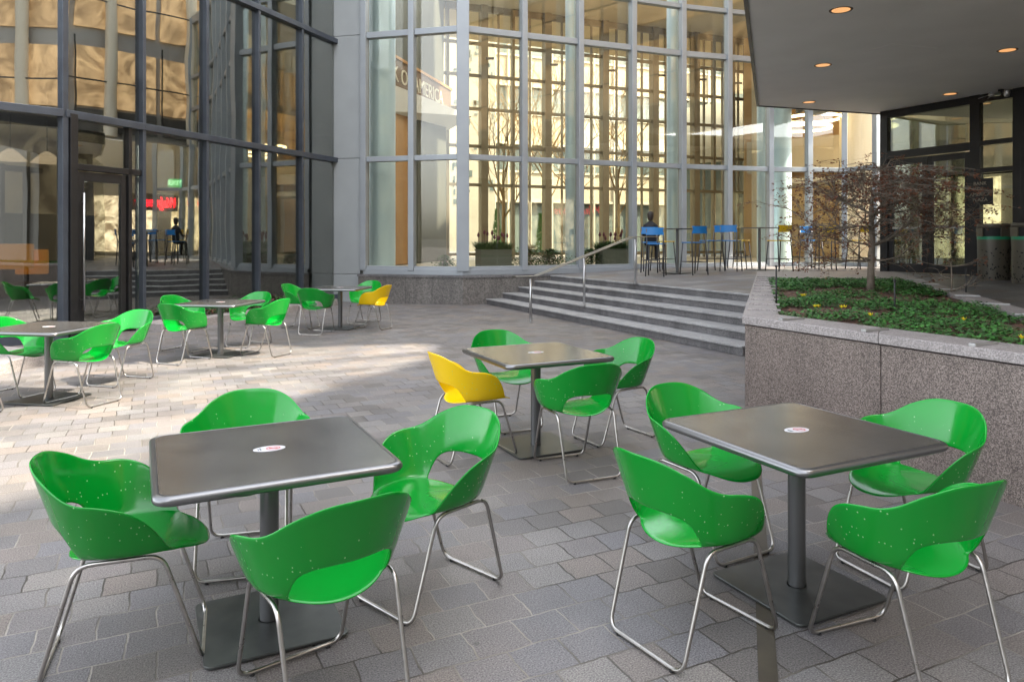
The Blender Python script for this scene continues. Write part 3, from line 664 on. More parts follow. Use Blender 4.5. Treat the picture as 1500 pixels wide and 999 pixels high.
pbar(-.02, T[1298] + .08, ZF, ZS, name='frame_post'); pbar(T[1423], T[1432] + .08, ZF, ZS, name='frame_post'); pbar(T[1486], T[1486] + .16, ZF, ZS, name='frame_post')
E1 = T[1298] + .08; E2 = T[1423]; E3 = T[1432] + .08; E4 = T[1486]
pbar(E1, E2, 3.50, 3.68, name='frame_rail'); pbar(E1, E2, ZS - .18, ZS - .01, name='frame_rail'); pbar(E3, E4, ZS - .18, ZS - .01, name='frame_rail'); pbar(E3, E4, 3.58, 3.68, name='frame_rail'); pbar(E3, E4, 3.0, 3.1, name='frame_rail'); pbar(E3, E4, ZF, ZF + .12, name='frame_rail')
pbar(E1, E2, 3.68, ZS - .18, d=.012, mat='glass_pav', name='glass_panel', bevel=0); pbar(E3, E4, ZF + .12, ZS - .18, d=.012, mat='glass_pav', name='glass_panel', bevel=0)
mid = (E1 + E2) / 2
for a, b, hs in ((E1 + .01, mid - .01, 1), (mid + .01, E2 - .01, 0)):
    m = MB()
    for t0, t1, z0, z1 in ((a, a + .12, ZF + .02, 3.48), (b - .12, b, ZF + .02, 3.48), (a + .12, b - .12, 3.34, 3.48), (a + .12, b - .12, ZF + .02, ZF + .22)):
        A, B = pv(t0), pv(t1); m.bar((A.x, A.y, (z0 + z1) / 2), (B.x, B.y, (z0 + z1) / 2), .06, z1 - z0)
    dr = part(m, 'door', M['dark_alu'], PV, bevel=.004)
    pbar(a + .12, b - .12, ZF + .22, 3.34, d=.01, mat='glass_pav', name='door_glass', parent=dr, bevel=0)
    pbar(a + .12, b - .12, 1.83, 1.88, d=.03, off=.05, mat='rail', name='door_handle', parent=dr, bevel=0)
# solid wall further right and inner vestibule
pbar(E4 + .16, 9.5, ZF - .1, ZS, d=.35, off=-.1, mat='dark_alu', name='side_wall')
m = MB(); a = pv(0, -.1); b = pv(0, -3.2); m.bar((a.x, a.y, 2.7), (b.x, b.y, 2.7), .012, 3.8); part(m, 'glass_panel', M['glass_pav'], PV)
for t, dpt in ((.3, -3.2), (1.5, -3.2), (2.6, -3.2), (3.7, -3.2)):
    a = pv(t, dpt); m = MB(); m.box((a.x, a.y, 2.7), (.12, .12, 3.9), rz=GRID); part(m, 'inner_frame_post', M['dark_alu'], PV)
a, b = pv(0, -3.2), pv(4.5, -3.2); m = MB(); m.bar((a.x, a.y, 3.3), (b.x, b.y, 3.3), .1, .14); part(m, 'inner_frame_rail', M['dark_alu'], PV)
a = pv(3.6, -4.6); m = MB(); m.box((a.x, a.y, 2.5), (1.6, .1, 3.3), rz=GRID + 1.3); part(m, 'inner_wood_panel', M['wood'], PV)
# canopy
m = MB(); cpoly = [(5.70, 16.85), (3.01, 9.35), (.9, 3.4), (16, 3.4), (16, 19.5), (9.07, 17.97)]
m.prism(cpoly, ZS, ZS + .12); m.prism([(5.73, 16.8), (3.05, 9.35), (.95, 3.45), (15.9, 3.45), (15.9, 19.4), (9.1, 17.9)], ZS + .12, ZS + .32)
CAN = part(m, 'canopy', M['soffit'], PV)
m = MB()
for a, b in (((5.70, 16.85), (.9, 3.4)), ((5.70, 16.85), (9.07, 17.97))):
    av, bv = Vector((*a, 0)), Vector((*b, 0)); t = (bv - av).normalized(); nn = Vector((t.y, -t.x, 0)) if a[0] > b[0] else Vector((-t.y, t.x, 0))
    if a[0] > b[0]: nn = Vector((-abs(t.y), abs(t.x), 0))
    c0, c1 = av + nn * .03, bv + nn * .03; m.bar((c0.x, c0.y, ZS + .17), (c1.x, c1.y, ZS + .17), .055, .38)
part(m, 'canopy_fascia', M['dark_alu'], PV)
m = MB(); a = (5.5, 11.0); m.box((6.3, 11.9, ZS - .002), (.9, .62, .004), rz=.3); f_ = part(m, 'access_panel', M['soffit'], PV)
# downlights
dl = [((4.40, 9.77), 'largest warm downlight in the canopy nearest the viewer'), ((5.49, 12.9), 'middle warm downlight near the left canopy edge'), ((6.68, 16.43), 'farthest warm downlight at the left canopy corner'),
      ((9.29, 15.49), 'warm downlight beside the entrance door head'), ((8.05, 11.87), 'warm downlight at the far right of the canopy'), ((10.75, 16.6), 'warm downlight seen through the entrance glass')]
for (x, y), lb in dl:
    o = empty('downlight', (x, y, ZS)); tag(o, lb, 'downlight', 'round downlights in the canopy')
    m = MB(); m.lathe([(.115, -.001), (.145, -.008), (.15, -.001), (.15, 0)], n=28); m.build('trim', M['fascia'], o)
    m = MB(); m.cyl((0, 0), .117, -.005, -.002, 28); m.build('lens', M['lamp'], o)
# plaque and camera
o = empty('plaque', pv((E3 + E4) / 2 - .30, .09, 2.60)); tag(o, 'dark square plaque with bank plaza lettering on the entrance sidelight', 'sign')
m = MB(); m.box((0, 0, 0), (.52, .02, .56), rz=ang(-pd)); m.build('plate', M['dark_alu'], o)
tt = pd.copy()
for k, s in enumerate(('BANK', 'OF', 'AMERICA', 'PLAZA')):
    t_ = text_mesh(s, .105, .002, M['plaque_ink'], 'plaque_letters'); t_.matrix_world = wallmat(pn * .013 + Vector((0, 0, .17 - .115 * k)), tt, pn); t_.parent = o
o = empty('security_camera', pv(T[1486] - .15, .2, ZS)); tag(o, 'small security camera hanging under the canopy above the entrance', 'camera')
m = MB(); m.cyl((0, 0), .05, -.05, 0, 16); m.tube([(0, 0, -.04), (-.12, -.05, -.09)], .012, 8); m.build('bracket', M['black'], o)
m = MB(); m.tube([(-.05, -.02, -.09), (-.3, -.12, -.13)], .045, 12); m.build('housing', M['bracket'], o)
m = MB(); m.lathe([(.0, -.16), (.05, -.14), (.07, -.08), (.07, -.02)], (.14, .02, 0), 16); m.build('dome', M['bracket'], o)
m = MB(); m.tube([(-.30, -.12, -.13), (-.5, -.05, -.2)], .006, 6); m.tube([(-.2, -.09, -.13), (-.4, -.2, -.22)], .006, 6); m.build('cable', M['bracket'], o)

# bins
def bin_(x, y, label, first=None):
    if first: o = copy_tree(first); o.location = (x, y, .79); tag(o, label); return o
    o = empty('litter_bin', (x, y, .79)); tag(o, label, 'bin', 'round litter bins by the entrance')
    m = MB(); m.lathe([(.265, 0), (.27, .02), (.28, .8)], n=36); m.build('bin_body', M['bin'], o)
    m = MB(); m.lathe([(.283, .80), (.283, .86)], n=36); m.build('green_band', M['bin_green'], o)
    m = MB(); m.lathe([(.265, .86), (.265, 1.02)], n=36)
    a0 = math.atan2(-y, -x); m.build('opening_band', M['bin_hole'], o)
    m = MB(); m.lathe([(.262, 1.02), (.285, 1.02), (.285, 1.09), (.27, 1.105), (0, 1.11)], n=36)
    for k in range(7): a = a0 + (.75 + k * .75); m.box((.27 * math.cos(a), .27 * math.sin(a), .94), (.02, .2, .17), rz=a)
    m.build('lid', M['bin'], o)
    m = MB(); rr = random.Random(3)
    for _ in range(150):
        a = rr.uniform(0, 6.28); z = .06 + .6 * rr.random() ** 1.6; s = rr.uniform(.016, .036); b = rr.uniform(0, 3.1); r = .272 + .0125 * z + .002
        c = Vector((r * math.cos(a), r * math.sin(a), z)); tx_ = Vector((-math.sin(a), math.cos(a), 0)); up = Vector((0, 0, 1)); u = tx_ * math.cos(b) + up * math.sin(b); v = tx_ * -math.sin(b) + up * math.cos(b)
        m.add([c - u * s, c + v * s * .5, c + u * s, c - v * s * .5], [(0, 1, 2, 3)])
    m.build('leaf_cutouts', M['bin_hole'], o)
    return o
b0 = bin_(9.37, 14.2, 'dark round litter bin with green band left of its twin'); bin_(9.22, 13.0, 'dark round litter bin cut off by the right photo edge', b0)

# ------------------------------------------------------------------ granite planter
PL = empty('granite_planter', (2.07, 6.5, 0)); tag(PL, 'speckled brown granite planter wall with flat coping', 'planter')
PA, PB, PC, PD = Vector((2.07, 6.5, 0)), Vector((3.63, 3.28, 0)), Vector((7.85, 15.0, 0)), Vector((5.05, 15.0, 0))
IA, IB, IC, ID = Vector((2.42, 6.62, 0)), Vector((3.68, 4.02, 0)), Vector((6.72, 12.6, 0)), Vector((4.42, 12.6, 0))
fd = (PB - PA).normalized(); fnn = Vector((-abs(fd.y), -abs(fd.x), 0))
# front panels
tj = [0, 1.36, 2.45, (PB - PA).length]
for a, b in zip(tj[:-1], tj[1:]):
    A = PA + fd * (a + .004); B = PA + fd * (b - .004); m = MB()
    m.prism([(A.x, A.y), (B.x, B.y), (B.x - fnn.x * .1, B.y - fnn.y * .1), (A.x - fnn.x * .1, A.y - fnn.y * .1)], -.05, .852)
    part(m, 'wall_panel', M['granite'], PL, bevel=.003)
ed = (PD - PA).normalized(); en = Vector((-ed.y, ed.x, 0))
def lwall(A, B, nn, name='side_wall'):
    m = MB(); m.prism([(A.x, A.y), (A.x - nn.x * .1, A.y - nn.y * .1), (B.x - nn.x * .1, B.y - nn.y * .1), (B.x, B.y)], -.05, .852); return part(m, name, M['granite'], PL)
lwall(PA + ed * .11, PD, en); 
er = (PC - PB).normalized(); ern = Vector((er.y, -er.x, 0)); lwall(PB + er * .1, PC, ern); lwall(PD, PC, Vector((0, 1, 0)), 'rear_wall')
# coping ring, a little proud
ex = .012
def cop(o0, o1, i1, i0): m = MB(); m.prism([(p.x, p.y) for p in (o0, o1, i1, i0)], .862, .932); part(m, 'coping', M['coping'], PL, bevel=.006)
OA = PA + fnn * ex + en * ex; OB = PB + fnn * ex; OC = PC + ern * ex; OD = PD + en * ex
fm0, fm1 = OA.lerp(OB, .38), OA.lerp(OB, .68); im0, im1 = IA.lerp(IB, .36), IA.lerp(IB, .68)
cop(OA, fm0 - fd * .003, im0 - fd * .003, IA); cop(fm0, fm1 - fd * .003, im1 - fd * .003, im0); cop(fm1, OB, IB, im1)
cop(OB, OC, IC, IB); cop(OC, OD, ID, IC); cop(OD, OA, IA, ID)
m = MB(); m.prism([(p.x, p.y) for p in (PA + (IA - PA) * .4, PB + (IB - PB) * .4, PC + (IC - PC) * .4, PD + (ID - PD) * .4)], .84, .864); part(m, 'shadow_gap', M['black'], PL)
# skate stops
def stop(pos, t, w, nm='coping_bracket'):
    m = MB(); m.box((pos.x, pos.y, .932 + .009), (w, .035, .018), rz=ang(t)); q = pos
    return m
for k, t in enumerate((.42, 1.22, 2.02, 2.7)):
    p = PA + fd * t; m = MB(); q = p - fnn * .02; m.box((q.x, q.y, .942), (.045, .05, .02), rz=ang(fd)); q2 = q - fnn * .12; m.box((q2.x, q2.y, .940), (.02, .25, .016), rz=ang(fd)); part(m, 'coping_bracket', M['bracket'], PL, bevel=.003)
for k in range(11):
    t = .55 + k * .62; p = PA + ed * t; c = p - en * .16; m = MB(); m.box((c.x, c.y, .941), (.30, .04, .018), rz=ang(en)); part(m, 'coping_bracket', M['coping'], PL, bevel=.003)
for k in range(7):
    t = 2.2 + k * 1.15; p = PB + er * t; c = p - ern * .16; m = MB(); m.box((c.x, c.y, .941), (.26, .04, .018), rz=ang(ern)); part(m, 'coping_bracket', M['bracket'], PL, bevel=.003)
# soil
def insoil(rnd=random):
    while True:
        a, b = rnd.random(), rnd.random(); p = IA.lerp(IB, a).lerp(ID.lerp(IC, a), b)
        return p
m = MB(); nx, ny = 40, 60; vs = []
def soilz(a, b): return .875 + .05 * math.sin(a * 3.1) * math.sin(b * 3.1) + .012 * math.sin(a * 37 + b * 11) * math.sin(b * 53)
for j in range(ny + 1):
    for i in range(nx + 1):
        a, b = i / nx, j / ny; p = IA.lerp(IB, a).lerp(ID.lerp(IC, a), b); vs.append((p.x, p.y, soilz(a, b)))
m.add(vs, [(j * (nx + 1) + i, j * (nx + 1) + i + 1, (j + 1) * (nx + 1) + i + 1, (j + 1) * (nx + 1) + i) for j in range(ny) for i in range(nx)], 0, True)
tag(m.build('planter_soil', M['soil']), kind='structure')
m = MB(); rnd = random.Random(11)
trunk = Vector((4.77, 9.75, 0))
from mathutils import noise as mn
cnt = 0
while cnt < 30000:
    a, b = rnd.random(), rnd.random(); p = IA.lerp(IB, a).lerp(ID.lerp(IC, a), b)
    if b > .99 or a > .995: continue
    dens = mn.noise(Vector((p.x * 1.3, p.y * 1.3, 0))) + .5 * mn.noise(Vector((p.x * 4, p.y * 4, 3)))
    bare = -.24 + (.75 if (p - trunk).length < .55 else 0) + .42 * math.exp(-((p.y - 9.1 + (p.x - 4) * .8) / .65) ** 2)
    if dens < bare: continue
    cnt += 1
    L = rnd.uniform(.015, .042) * (1.25 if p.y > 9 else 1); z = soilz(a, b) + .012 + rnd.random() ** 1.5 * .05 * (1 + dens)
    for _ in range(1):
        an = rnd.uniform(0, 6.28); d = Vector((math.cos(an), math.sin(an), rnd.uniform(-.2, .6))).normalized(); s = d.cross(Vector((0, 0, 1))).normalized() * L * .42; q = Vector((p.x, p.y, z))
        m.add([q, q + d * L * .45 + s, q + d * L, q + d * L * .45 - s], [(0, 1, 2, 3)], 1 if rnd.random() < .3 else 0)
tag(m.build('groundcover', [M['leaf'], M['leaf2']]), 'low green groundcover with bare mulch patches in the granite planter', 'groundcover', kind='stuff')
m = MB()
for _ in range(6000):
    a, b = rnd.random(), rnd.random() * .98; p = IA.lerp(IB, a).lerp(ID.lerp(IC, a), b); L = rnd.uniform(.015, .04); an = rnd.uniform(0, 6.28)
    d = Vector((math.cos(an), math.sin(an), rnd.uniform(-.1, .3))); s = Vector((-math.sin(an), math.cos(an), 0)) * L * .3; q = Vector((p.x, p.y, soilz(a, b) + .01)); m.add([q, q + d * L * .5 + s, q + d * L, q + d * L * .5 - s], [(0, 1, 2, 3)])
tag(m.build('fallen_leaves', M['dry']), kind='stuff')
# yellow flowers: (x, y)
fl = [((1175, 438), 'yellow flower in the planter left corner near the coping'), ((1194, 455), 'brightest yellow flower cluster at the front left of the planter'), ((1233, 456), 'small yellow flower between the two front clusters'),
      ((1275, 468), 'yellow flower straight below the maple trunk'), ((1412, 475), 'yellow flower in the right half of the planter'), ((1497, 503), 'yellow flower at the right photo edge')]
for (px, py), lb in fl:
    Y = (1.63 - .93) * 1070 / (py - 348); x = (px - 750) / 1070 * Y
    o = empty('yellow_flower', (x, Y, .89)); tag(o, lb, 'flower', 'yellow flowers in the planter')
    m = MB(); m.tube([(0, 0, 0), (0, .005, .075)], .003, 5); m.build('stem', M['leaf'], o)
    m = MB()
    for q in (((0, 0), (.035, .012)) if px < 1240 else ((0, 0),)):
        for j in range(5):
            a_ = j * 1.257; m.add([(q[0], q[1], .07), (q[0] + .016 * math.cos(a_ - .6), q[1] + .016 * math.sin(a_ - .6), .082), (q[0] + .022 * math.cos(a_), q[1] + .022 * math.sin(a_), .10), (q[0] + .016 * math.cos(a_ + .6), q[1] + .016 * math.sin(a_ + .6), .082)], [(0, 1, 2, 3)])
    m.build('petals', M['petal_y'], o)
for x, y, h, lb in ((5.78, 9.3, .32, 'thin black stake at the right side of the planter bed'), (3.72, 7.1, .3, 'thin black stake at the front middle of the planter'), (2.75, 7.6, .42, 'dark thin stake at the left planter edge')):
    m = MB(); m.tube([(0, 0, -.05), (0, 0, h)], .009, 6); m.cyl((0, 0), .014, h, h + .02, 8); o = m.build('garden_stake', M['black'], loc=(x, y, .9)); tag(o, lb, 'stake', 'stakes in the planter')

# maple
def grow(root_pts, seed, spread, top, base, n_main, rt, flat=1.0, leafn=1.0, depth=4, zmax=1.62):
    rnd = random.Random(seed); br = MB(); lf = MB()
    def leaf(p, s=1):
        for _ in range(rnd.choice((1, 2, 2, 3))):
            an = rnd.uniform(0, 6.28); L = rnd.uniform(.018, .045) * s; d = Vector((math.cos(an), math.sin(an), rnd.uniform(-1.2, .3))).normalized(); sd = d.cross(Vector((rnd.random(), .3, 1))).normalized() * L * .35
            q = p + Vector((rnd.gauss(0, .012), rnd.gauss(0, .012), rnd.gauss(0, .012))); lf.add([q, q + d * L * .5 + sd, q + d * L, q + d * L * .5 - sd], [(0, 1, 2, 3)])
    def branch(p, d, L, r, lv):
        zj = rnd.gauss(0, .10) + .05; n = max(3, int(L / .07)); pts = [p]; q = p.copy(); dd = d.copy()
        for i in range(n):
            j = .38 if lv < 3 else .5
            dd = (dd + Vector((rnd.gauss(0, j), rnd.gauss(0, j), rnd.gauss(0, j * .55))) * .55 + Vector((0, 0, (.05 if lv == 1 else -.02)))).normalized()
            zl = zmax + zj - .30 * (q.x * q.x + q.y * q.y)
            if q.z > zl: dd.z = dd.z * .2 - .12; dd.normalize()
            q = q + dd * (L / n); pts.append(q.copy())
            if lv < depth and i > 0 and rnd.random() < (.8 if lv == 1 else .7):
                a = rnd.choice((-1, 1)) * rnd.uniform(.5, 1.1); nd = Matrix.Rotation(a, 3, 'Z') @ dd; nd.z += rnd.uniform(-.25, .2); nd.normalize()
                branch(q.copy(), nd, L * rnd.uniform(.38, .6), r * .55, lv + 1)
            if lv >= 3 and rnd.random() < .26 * leafn: leaf(q)
        rs = [max(.0016, r * (1 - .8 * i / n)) for i in range(n + 1)]
        br.tube(pts, rs, 5 if lv < 3 else 3, cap=False)
        if rnd.random() < .6 * leafn: leaf(pts[-1])
    for z, cnt, Lm in n_main:
        for k in range(cnt):
            a = rnd.uniform(0, 6.28) + k * 6.283 / cnt; d = Vector((math.cos(a), math.sin(a), rnd.uniform(-.12, .28))).normalized(); p = root_pts(z); branch(p, d, Lm * rnd.uniform(.8, 1.15), rt * .5, 1)
    return br, lf
tp = [Vector((0, 0, -.06)), Vector((.0, 0, .3)), Vector((.02, 0, .7)), Vector((.0, 0, 1.05)), Vector((.03, .02, 1.3)), Vector((0, 0, 1.42))]
def tpos(z):
    for a, b in zip(tp[:-1], tp[1:]):
        if z <= b.z: return a.lerp(b, (z - a.z) / (b.z - a.z))
    return tp[-1]
MP = empty('maple_tree', (4.79, 9.75, .9)); tag(MP, 'small bare japanese maple with dry red leaves in the granite planter', 'tree')
m = MB(); m.tube(tp, [.058, .042, .038, .03, .02, .008], 12); m.build('trunk', M['bark'], MP)
br, lf = grow(tpos, 5, 1, 1, 1, ((.42, 5, .85), (.62, 5, 1.1), (.85, 5, 1.2), (1.05, 5, 1.1), (1.22, 4, .7)), .026, leafn=.95)
br.build('branches', M['bark'], MP); lf.build('dry_leaves', M['dry'], MP)
SP = empty('twiggy_shrub', (5.62, 9.35, .9)); tag(SP, 'small twiggy bare shrub right of the maple trunk', 'shrub')
br, lf = grow(lambda z: Vector((0, 0, z)), 9, 1, 1, 1, ((.05, 4, .3), (.2, 4, .32), (.36, 4, .28)), .016, leafn=.6, depth=3)
br.tube([(0, 0, -.06), (.01, 0, .2), (0, 0, .42)], [.014, .01, .006], 8); br.build('branches', M['bark'], SP); lf.build('dry_leaves', M['dry'], SP)

# ------------------------------------------------------------------ handrail
HR = empty('handrail', (.355, 14.0, 0)); tag(HR, 'brushed steel stair handrail on three round posts', 'handrail')
hp = Vector((.355, 14.0, 0))
def hpos(s, side=0): q = n1 * s + d1 * side; return Vector((q.x, q.y, 0))
posts = [(0, 0, .87), (1.2, .272, .87 + .39), (2.43, .69, 1.62)]
for s, z0, z1 in posts:
    m = MB(); q = hpos(s); m.tube([(q.x, q.y, z0 - .02), (q.x, q.y, z1 - .03)], .024, 16); m.cyl((q.x, q.y), .045, z0, z0 + .012, 20); m.build('post', M['rail'], HR)
for sd in (-.055, .055):
    m = MB(); pts = [(-.33, .885), (.10, .885), (2.35, 1.64), (2.95, 1.645)]
    P3 = [hpos(s, sd) + Vector((0, 0, z)) for s, z in pts]
    for a, b in zip(P3[:-1], P3[1:]): m.bar(a, b, .045, .02)
    m.build('top_rail', M['rail'], HR, bevel=.004)
m = MB()
for s, z in ((-.33, .885), (2.95, 1.645)): a, b = hpos(s, -.075), hpos(s, .075); m.bar(a + Vector((0, 0, z)), b + Vector((0, 0, z)), .04, .019)
for s, z in ((0, .875), (1.2, 1.245), (2.43, 1.63)): a, b = hpos(s, -.055), hpos(s, .055); m.bar(a + Vector((0, 0, z - .022)), b + Vector((0, 0, z - .022)), .03, .018)
m.build('rail_end', M['rail'], HR)

# ------------------------------------------------------------------ tables
def rsq(h, r, n=7):
    out = []
    for cx, cy, a0 in ((h - r, h - r, 0), (-h + r, h - r, 90), (-h + r, -h + r, 180), (h - r, -h + r, 270)):
        for k in range(n + 1): a = R(a0 + 90 * k / n); out.append((cx + r * math.cos(a), cy + r * math.sin(a)))
    return out
def make_table():
    o = empty('cafe_table')
    def loft(m, rings, mat=0, smooth=True):
        n = len(rings[0][0]); vs = []
        for pts, z in rings: vs += [(p[0], p[1], z) for p in pts]
        m.add(vs, [(i * n + k, i * n + (k + 1) % n, (i + 1) * n + (k + 1) % n, (i + 1) * n + k) for i in range(len(rings) - 1) for k in range(n)], mat, smooth)
        return vs, n
    m = MB(); H = .455; Rr = .06; prof = []
    for k in range(11):
        a = math.pi * (-.5 + k / 10); prof.append((rsq(H - .019 + .019 * math.cos(a), Rr, 7), .716 + .019 * math.sin(a)))
    prof.append((rsq(H - .024, Rr - .004, 7), .7335)); prof.append((rsq(H - .026, Rr - .006, 7), .731))
    loft(m, prof); n = 32
    bot = prof[0][0]; m.add([(p[0], p[1], prof[0][1]) for p in bot], [tuple(range(n - 1, -1, -1))])
    m.build('table_rim', M['edge'], o)
    m = MB(); tp_ = rsq(H - .025, Rr - .005, 7); m.prism(tp_, .72, .7342); m.build('table_top', M['top'], o)
    m = MB(); m.cyl((0, 0), .039, .008, .70, 28); m.cyl((0, 0), .045, .0085, .018, 28); m.prism(rsq(.14, .02), .685, .697); m.build('post', M['post'], o)
    m = MB(); m.prism(rsq(.275, .035, 6), .006, .018); m.build('base_plate', M['plate'], o, bevel=.003)
    # oval-ish round sticker with no-smoking mark
    sk = MB(); n = 40
    sk.add([(.066 * math.cos(2 * math.pi * k / n), .042 * math.sin(2 * math.pi * k / n), .7352) for k in range(n)], [tuple(range(n))], 0)
    def ann(cx, r0, r1, z, mat):
        q = 28; vs = [(cx + r * math.cos(2 * math.pi * k / q), r * .95 * math.sin(2 * math.pi * k / q), z) for r in (r0, r1) for k in range(q)]
        sk.add(vs, [(k, q + k, q + (k + 1) % q, (k + 1) % q) for k in range(q)], mat)
    ann(.016, .024, .029, .7358, 1); sk.box((.016, 0, .7358), (.048, .005, .0006), rz=R(-40), mat=1); sk.box((.016, 0, .7356), (.034, .008, .0006), mat=1)
    sk.box((-.036, .004, .7356), (.006, .034, .0006), mat=2); sk.box((-.045, .0, .7356), (.004, .024, .0006), mat=2)
    s = sk.build('sticker', [M['white'], M['red'], M['ink']], o); s.rotation_euler.z = 0
    return o
T0 = make_table()
GA = GRID; GB = R(-9)
tabs = [(-1.03, 3.10, GA + .02, 'square grey metal table at front left of the plaza'), (1.325, 3.40, GA, 'square grey metal table at front right before the granite planter'),
        (.185, 5.70, GA, 'grey metal table in the centre with one yellow chair'), (-4.66, 7.35, GB, 'sunlit grey table cut off by the left photo edge'),
        (-4.05, 10.15, GB, 'sunlit grey table in front of the shop kerb, second from left'), (-3.08, 13.1, GB, 'farthest grey table near the granite base with one yellow chair')]
for i, (x, y, a, lb) in enumerate(tabs):
    o = T0 if i == 0 else copy_tree(T0); o.location = (x, y, 0); o.rotation_euler.z = a; tag(o, lb, 'table', 'square metal cafe tables')

# ------------------------------------------------------------------ chairs
def interp(tab, x):
    if x <= tab[0][0]: return tab[0][1]
    for i in range(len(tab) - 1):
        (a, ya), (b, yb) = tab[i], tab[i + 1]
        if x <= b:
            ym = tab[i - 1] if i > 0 else (2 * a - b, ya if i == 0 and tab[0][0] == 0 else ya); yn = tab[i + 2] if i + 2 < len(tab) else (2 * b - a, yb)
            ma = (yb - ym[1]) / (b - ym[0]); mb = (yn[1] - ya) / (yn[0] - a)
            if i == 0: ma = 0
            t = (x - a) / (b - a); h = b - a
            return (2 * t**3 - 3 * t**2 + 1) * ya + (t**3 - 2 * t**2 + t) * h * ma + (-2 * t**3 + 3 * t**2) * yb + (t**3 - t**2) * h * mb
    return tab[-1][1]
HT = [(0, .372), (20, .360), (38, .312), (52, .258), (63, .232), (75, .224), (87, .208), (98, .178), (107, .136), (115, .088), (122, .042), (128, .012), (133, 0), (180, .0)]
HB = [(0, .150), (18, .146), (32, .128), (42, .092), (49, .034)]       # lower edge of the back over the opening
HOLE = 50
def shell_mesh():
    me_v = []; uvs = []; fs = []; NC = 96; NS = 9; NW = 13
    def vert(th, k):
        pass
    def seat_r(th):
        a = R(th); c, s = math.cos(a), math.sin(a)      # th=0 rear (-y), 90 side
        ry = .205 if c > 0 else .298; rx = .228; e = 2.05 if c > 0 else 2.3
        return (abs(c / ry) ** e + abs(s / rx) ** e) ** (-1 / e)
    def P_seat(th, f):
        r = seat_r(th) * f; a = R(th); x = math.sin(a) * r; y = -math.cos(a) * r
        z = .452 - .016 * (1 - f * f) ; fr = max(0, y - .12) / .14; z -= .030 * fr * fr
        z -= .030 * (max(0, -y + .02) / .22) ** 1.4 * (1 - min(1, (x / .23) ** 2))
        return (x, y, z)
    def P_wall(th, h):
        """h = height above the seat rim"""
        h = max(h, 0); base = P_seat(th, 1); a = R(th); c, s = math.cos(a), math.sin(a); q = h / .36
        k = 1 - math.exp(-h / .028)                      # rounded turn-up
        out = .014 * k + .125 * q ** 1.05 * (.9 + .16 * s * s)
        out *= (1.0 if c > .2 else 1.0)
        # arms lean a little forward with height
        return (base[0] + s * out, base[1] - c * out * .95 + (.0), base[2] + h - .012 * (1 - k) * (h / .03 if h < .03 else 1))
    ths = [-180 + 360 * j / NC for j in range(NC)]
    grid = []
    for th in ths:
        ab = abs(th); H = interp(HT, ab); col = []
        for i in range(NS + 1):
            f = i / NS
            fmax = 1.0
            p = P_seat(th, max(.0, f * fmax)); col.append(('s', p, (th / 360 * 2.2, f * .12)))
        lo = 0
        if ab < HOLE: lo = interp(HB, ab)
        wall = []
        for i in range(1 if ab >= HOLE else 0, NW + 1):
            h = lo + (H - lo) * i / NW; wall.append(('w', P_wall(th, h), (th / 360 * 2.2, .12 + h)))
        grid.append((ab < HOLE, col, wall))
    idx = []
    for hole, col, wall in grid:
        ci = []
        for k, (t, p, uv) in enumerate(col): ci.append(len(me_v)); me_v.append(p); uvs.append(uv)
        wi = []
        if not hole: wi.append(ci[-1])
        for (t, p, uv) in wall: wi.append(len(me_v)); me_v.append(p); uvs.append(uv)
        idx.append((hole, ci, wi))
    for j in range(NC):
        (h0, c0, w0), (h1, c1, w1) = idx[j], idx[(j + 1) % NC]
        for i in range(NS): fs.append((c0[i], c1[i], c1[i + 1], c0[i + 1]))
        for i in range(NW):
            fs.append((w0[i], w1[i], w1[i + 1], w0[i + 1]))
    me = bpy.data.meshes.new('shell'); me.from_pydata(me_v, [], fs)
    uvl = me.uv_layers.new(name='UVMap')
    for l in me.loops: uvl.data[l.index].uv = uvs[l.vertex_index]
    bm = bmesh.new(); bm.from_mesh(me); bmesh.ops.remove_doubles(bm, verts=bm.verts, dist=.0004)
    bmesh.ops.recalc_face_normals(bm, faces=bm.faces)
    for f in bm.faces: f.smooth = True
    bm.to_mesh(me); bm.free(); return me
def fillet(pts, r, n=5):
    out = []; m = len(pts)
    for i in range(m):
        p = Vector(pts[i]); a = Vector(pts[i - 1]); b = Vector(pts[(i + 1) % m]); u = (a - p).normalized(); v = (b - p).normalized()
        rr = min(r, (a - p).length * .45, (b - p).length * .45); A = p + u * rr; B = p + v * rr
        for k in range(n + 1): t = k / n; out.append(A * (1 - t) ** 2 + p * 2 * t * (1 - t) + B * t * t)
    return out
SH = {}
def make_chair(mat):
    o = empty('cafe_chair')
    me = SH.get('me') or shell_mesh()
    SH['me'] = me
    me2 = me if mat == 'green' else me.copy()
    me2.materials.clear(); me2.materials.append(M[mat])
    s = bpy.data.objects.new('shell', me2); COL.objects.link(s); s.parent = o
    so = s.modifiers.new('solidify', 'SOLIDIFY'); so.thickness = .0085; so.offset = 0
    sb = s.modifiers.new('subsurf', 'SUBSURF'); sb.levels = 1; sb.render_levels = 1
    # continuous sled frame
    zf = .0125
    loop = [(-.205, -.275, zf), (.205, -.275, zf), (.215, -.15, .438), (.205, .135, .432), (.205, .275, zf), (-.205, .275, zf), (-.205, .135, .432), (-.215, -.15, .438)]
    m = MB(); m.tube(fillet(loop, .055, 6), .0085, 10, closed=True); m.build('leg_frame', M['steel'], o)
    for x, y in ((.15, -.275), (-.15, -.275), (.15, .275), (-.15, .275)):
        m = MB(); m.cyl((x, y), .010, 0, .012, 10); m.build('glide', M['black'], o)
    return o
G0 = make_chair('green'); Y0 = make_chair('yellow')
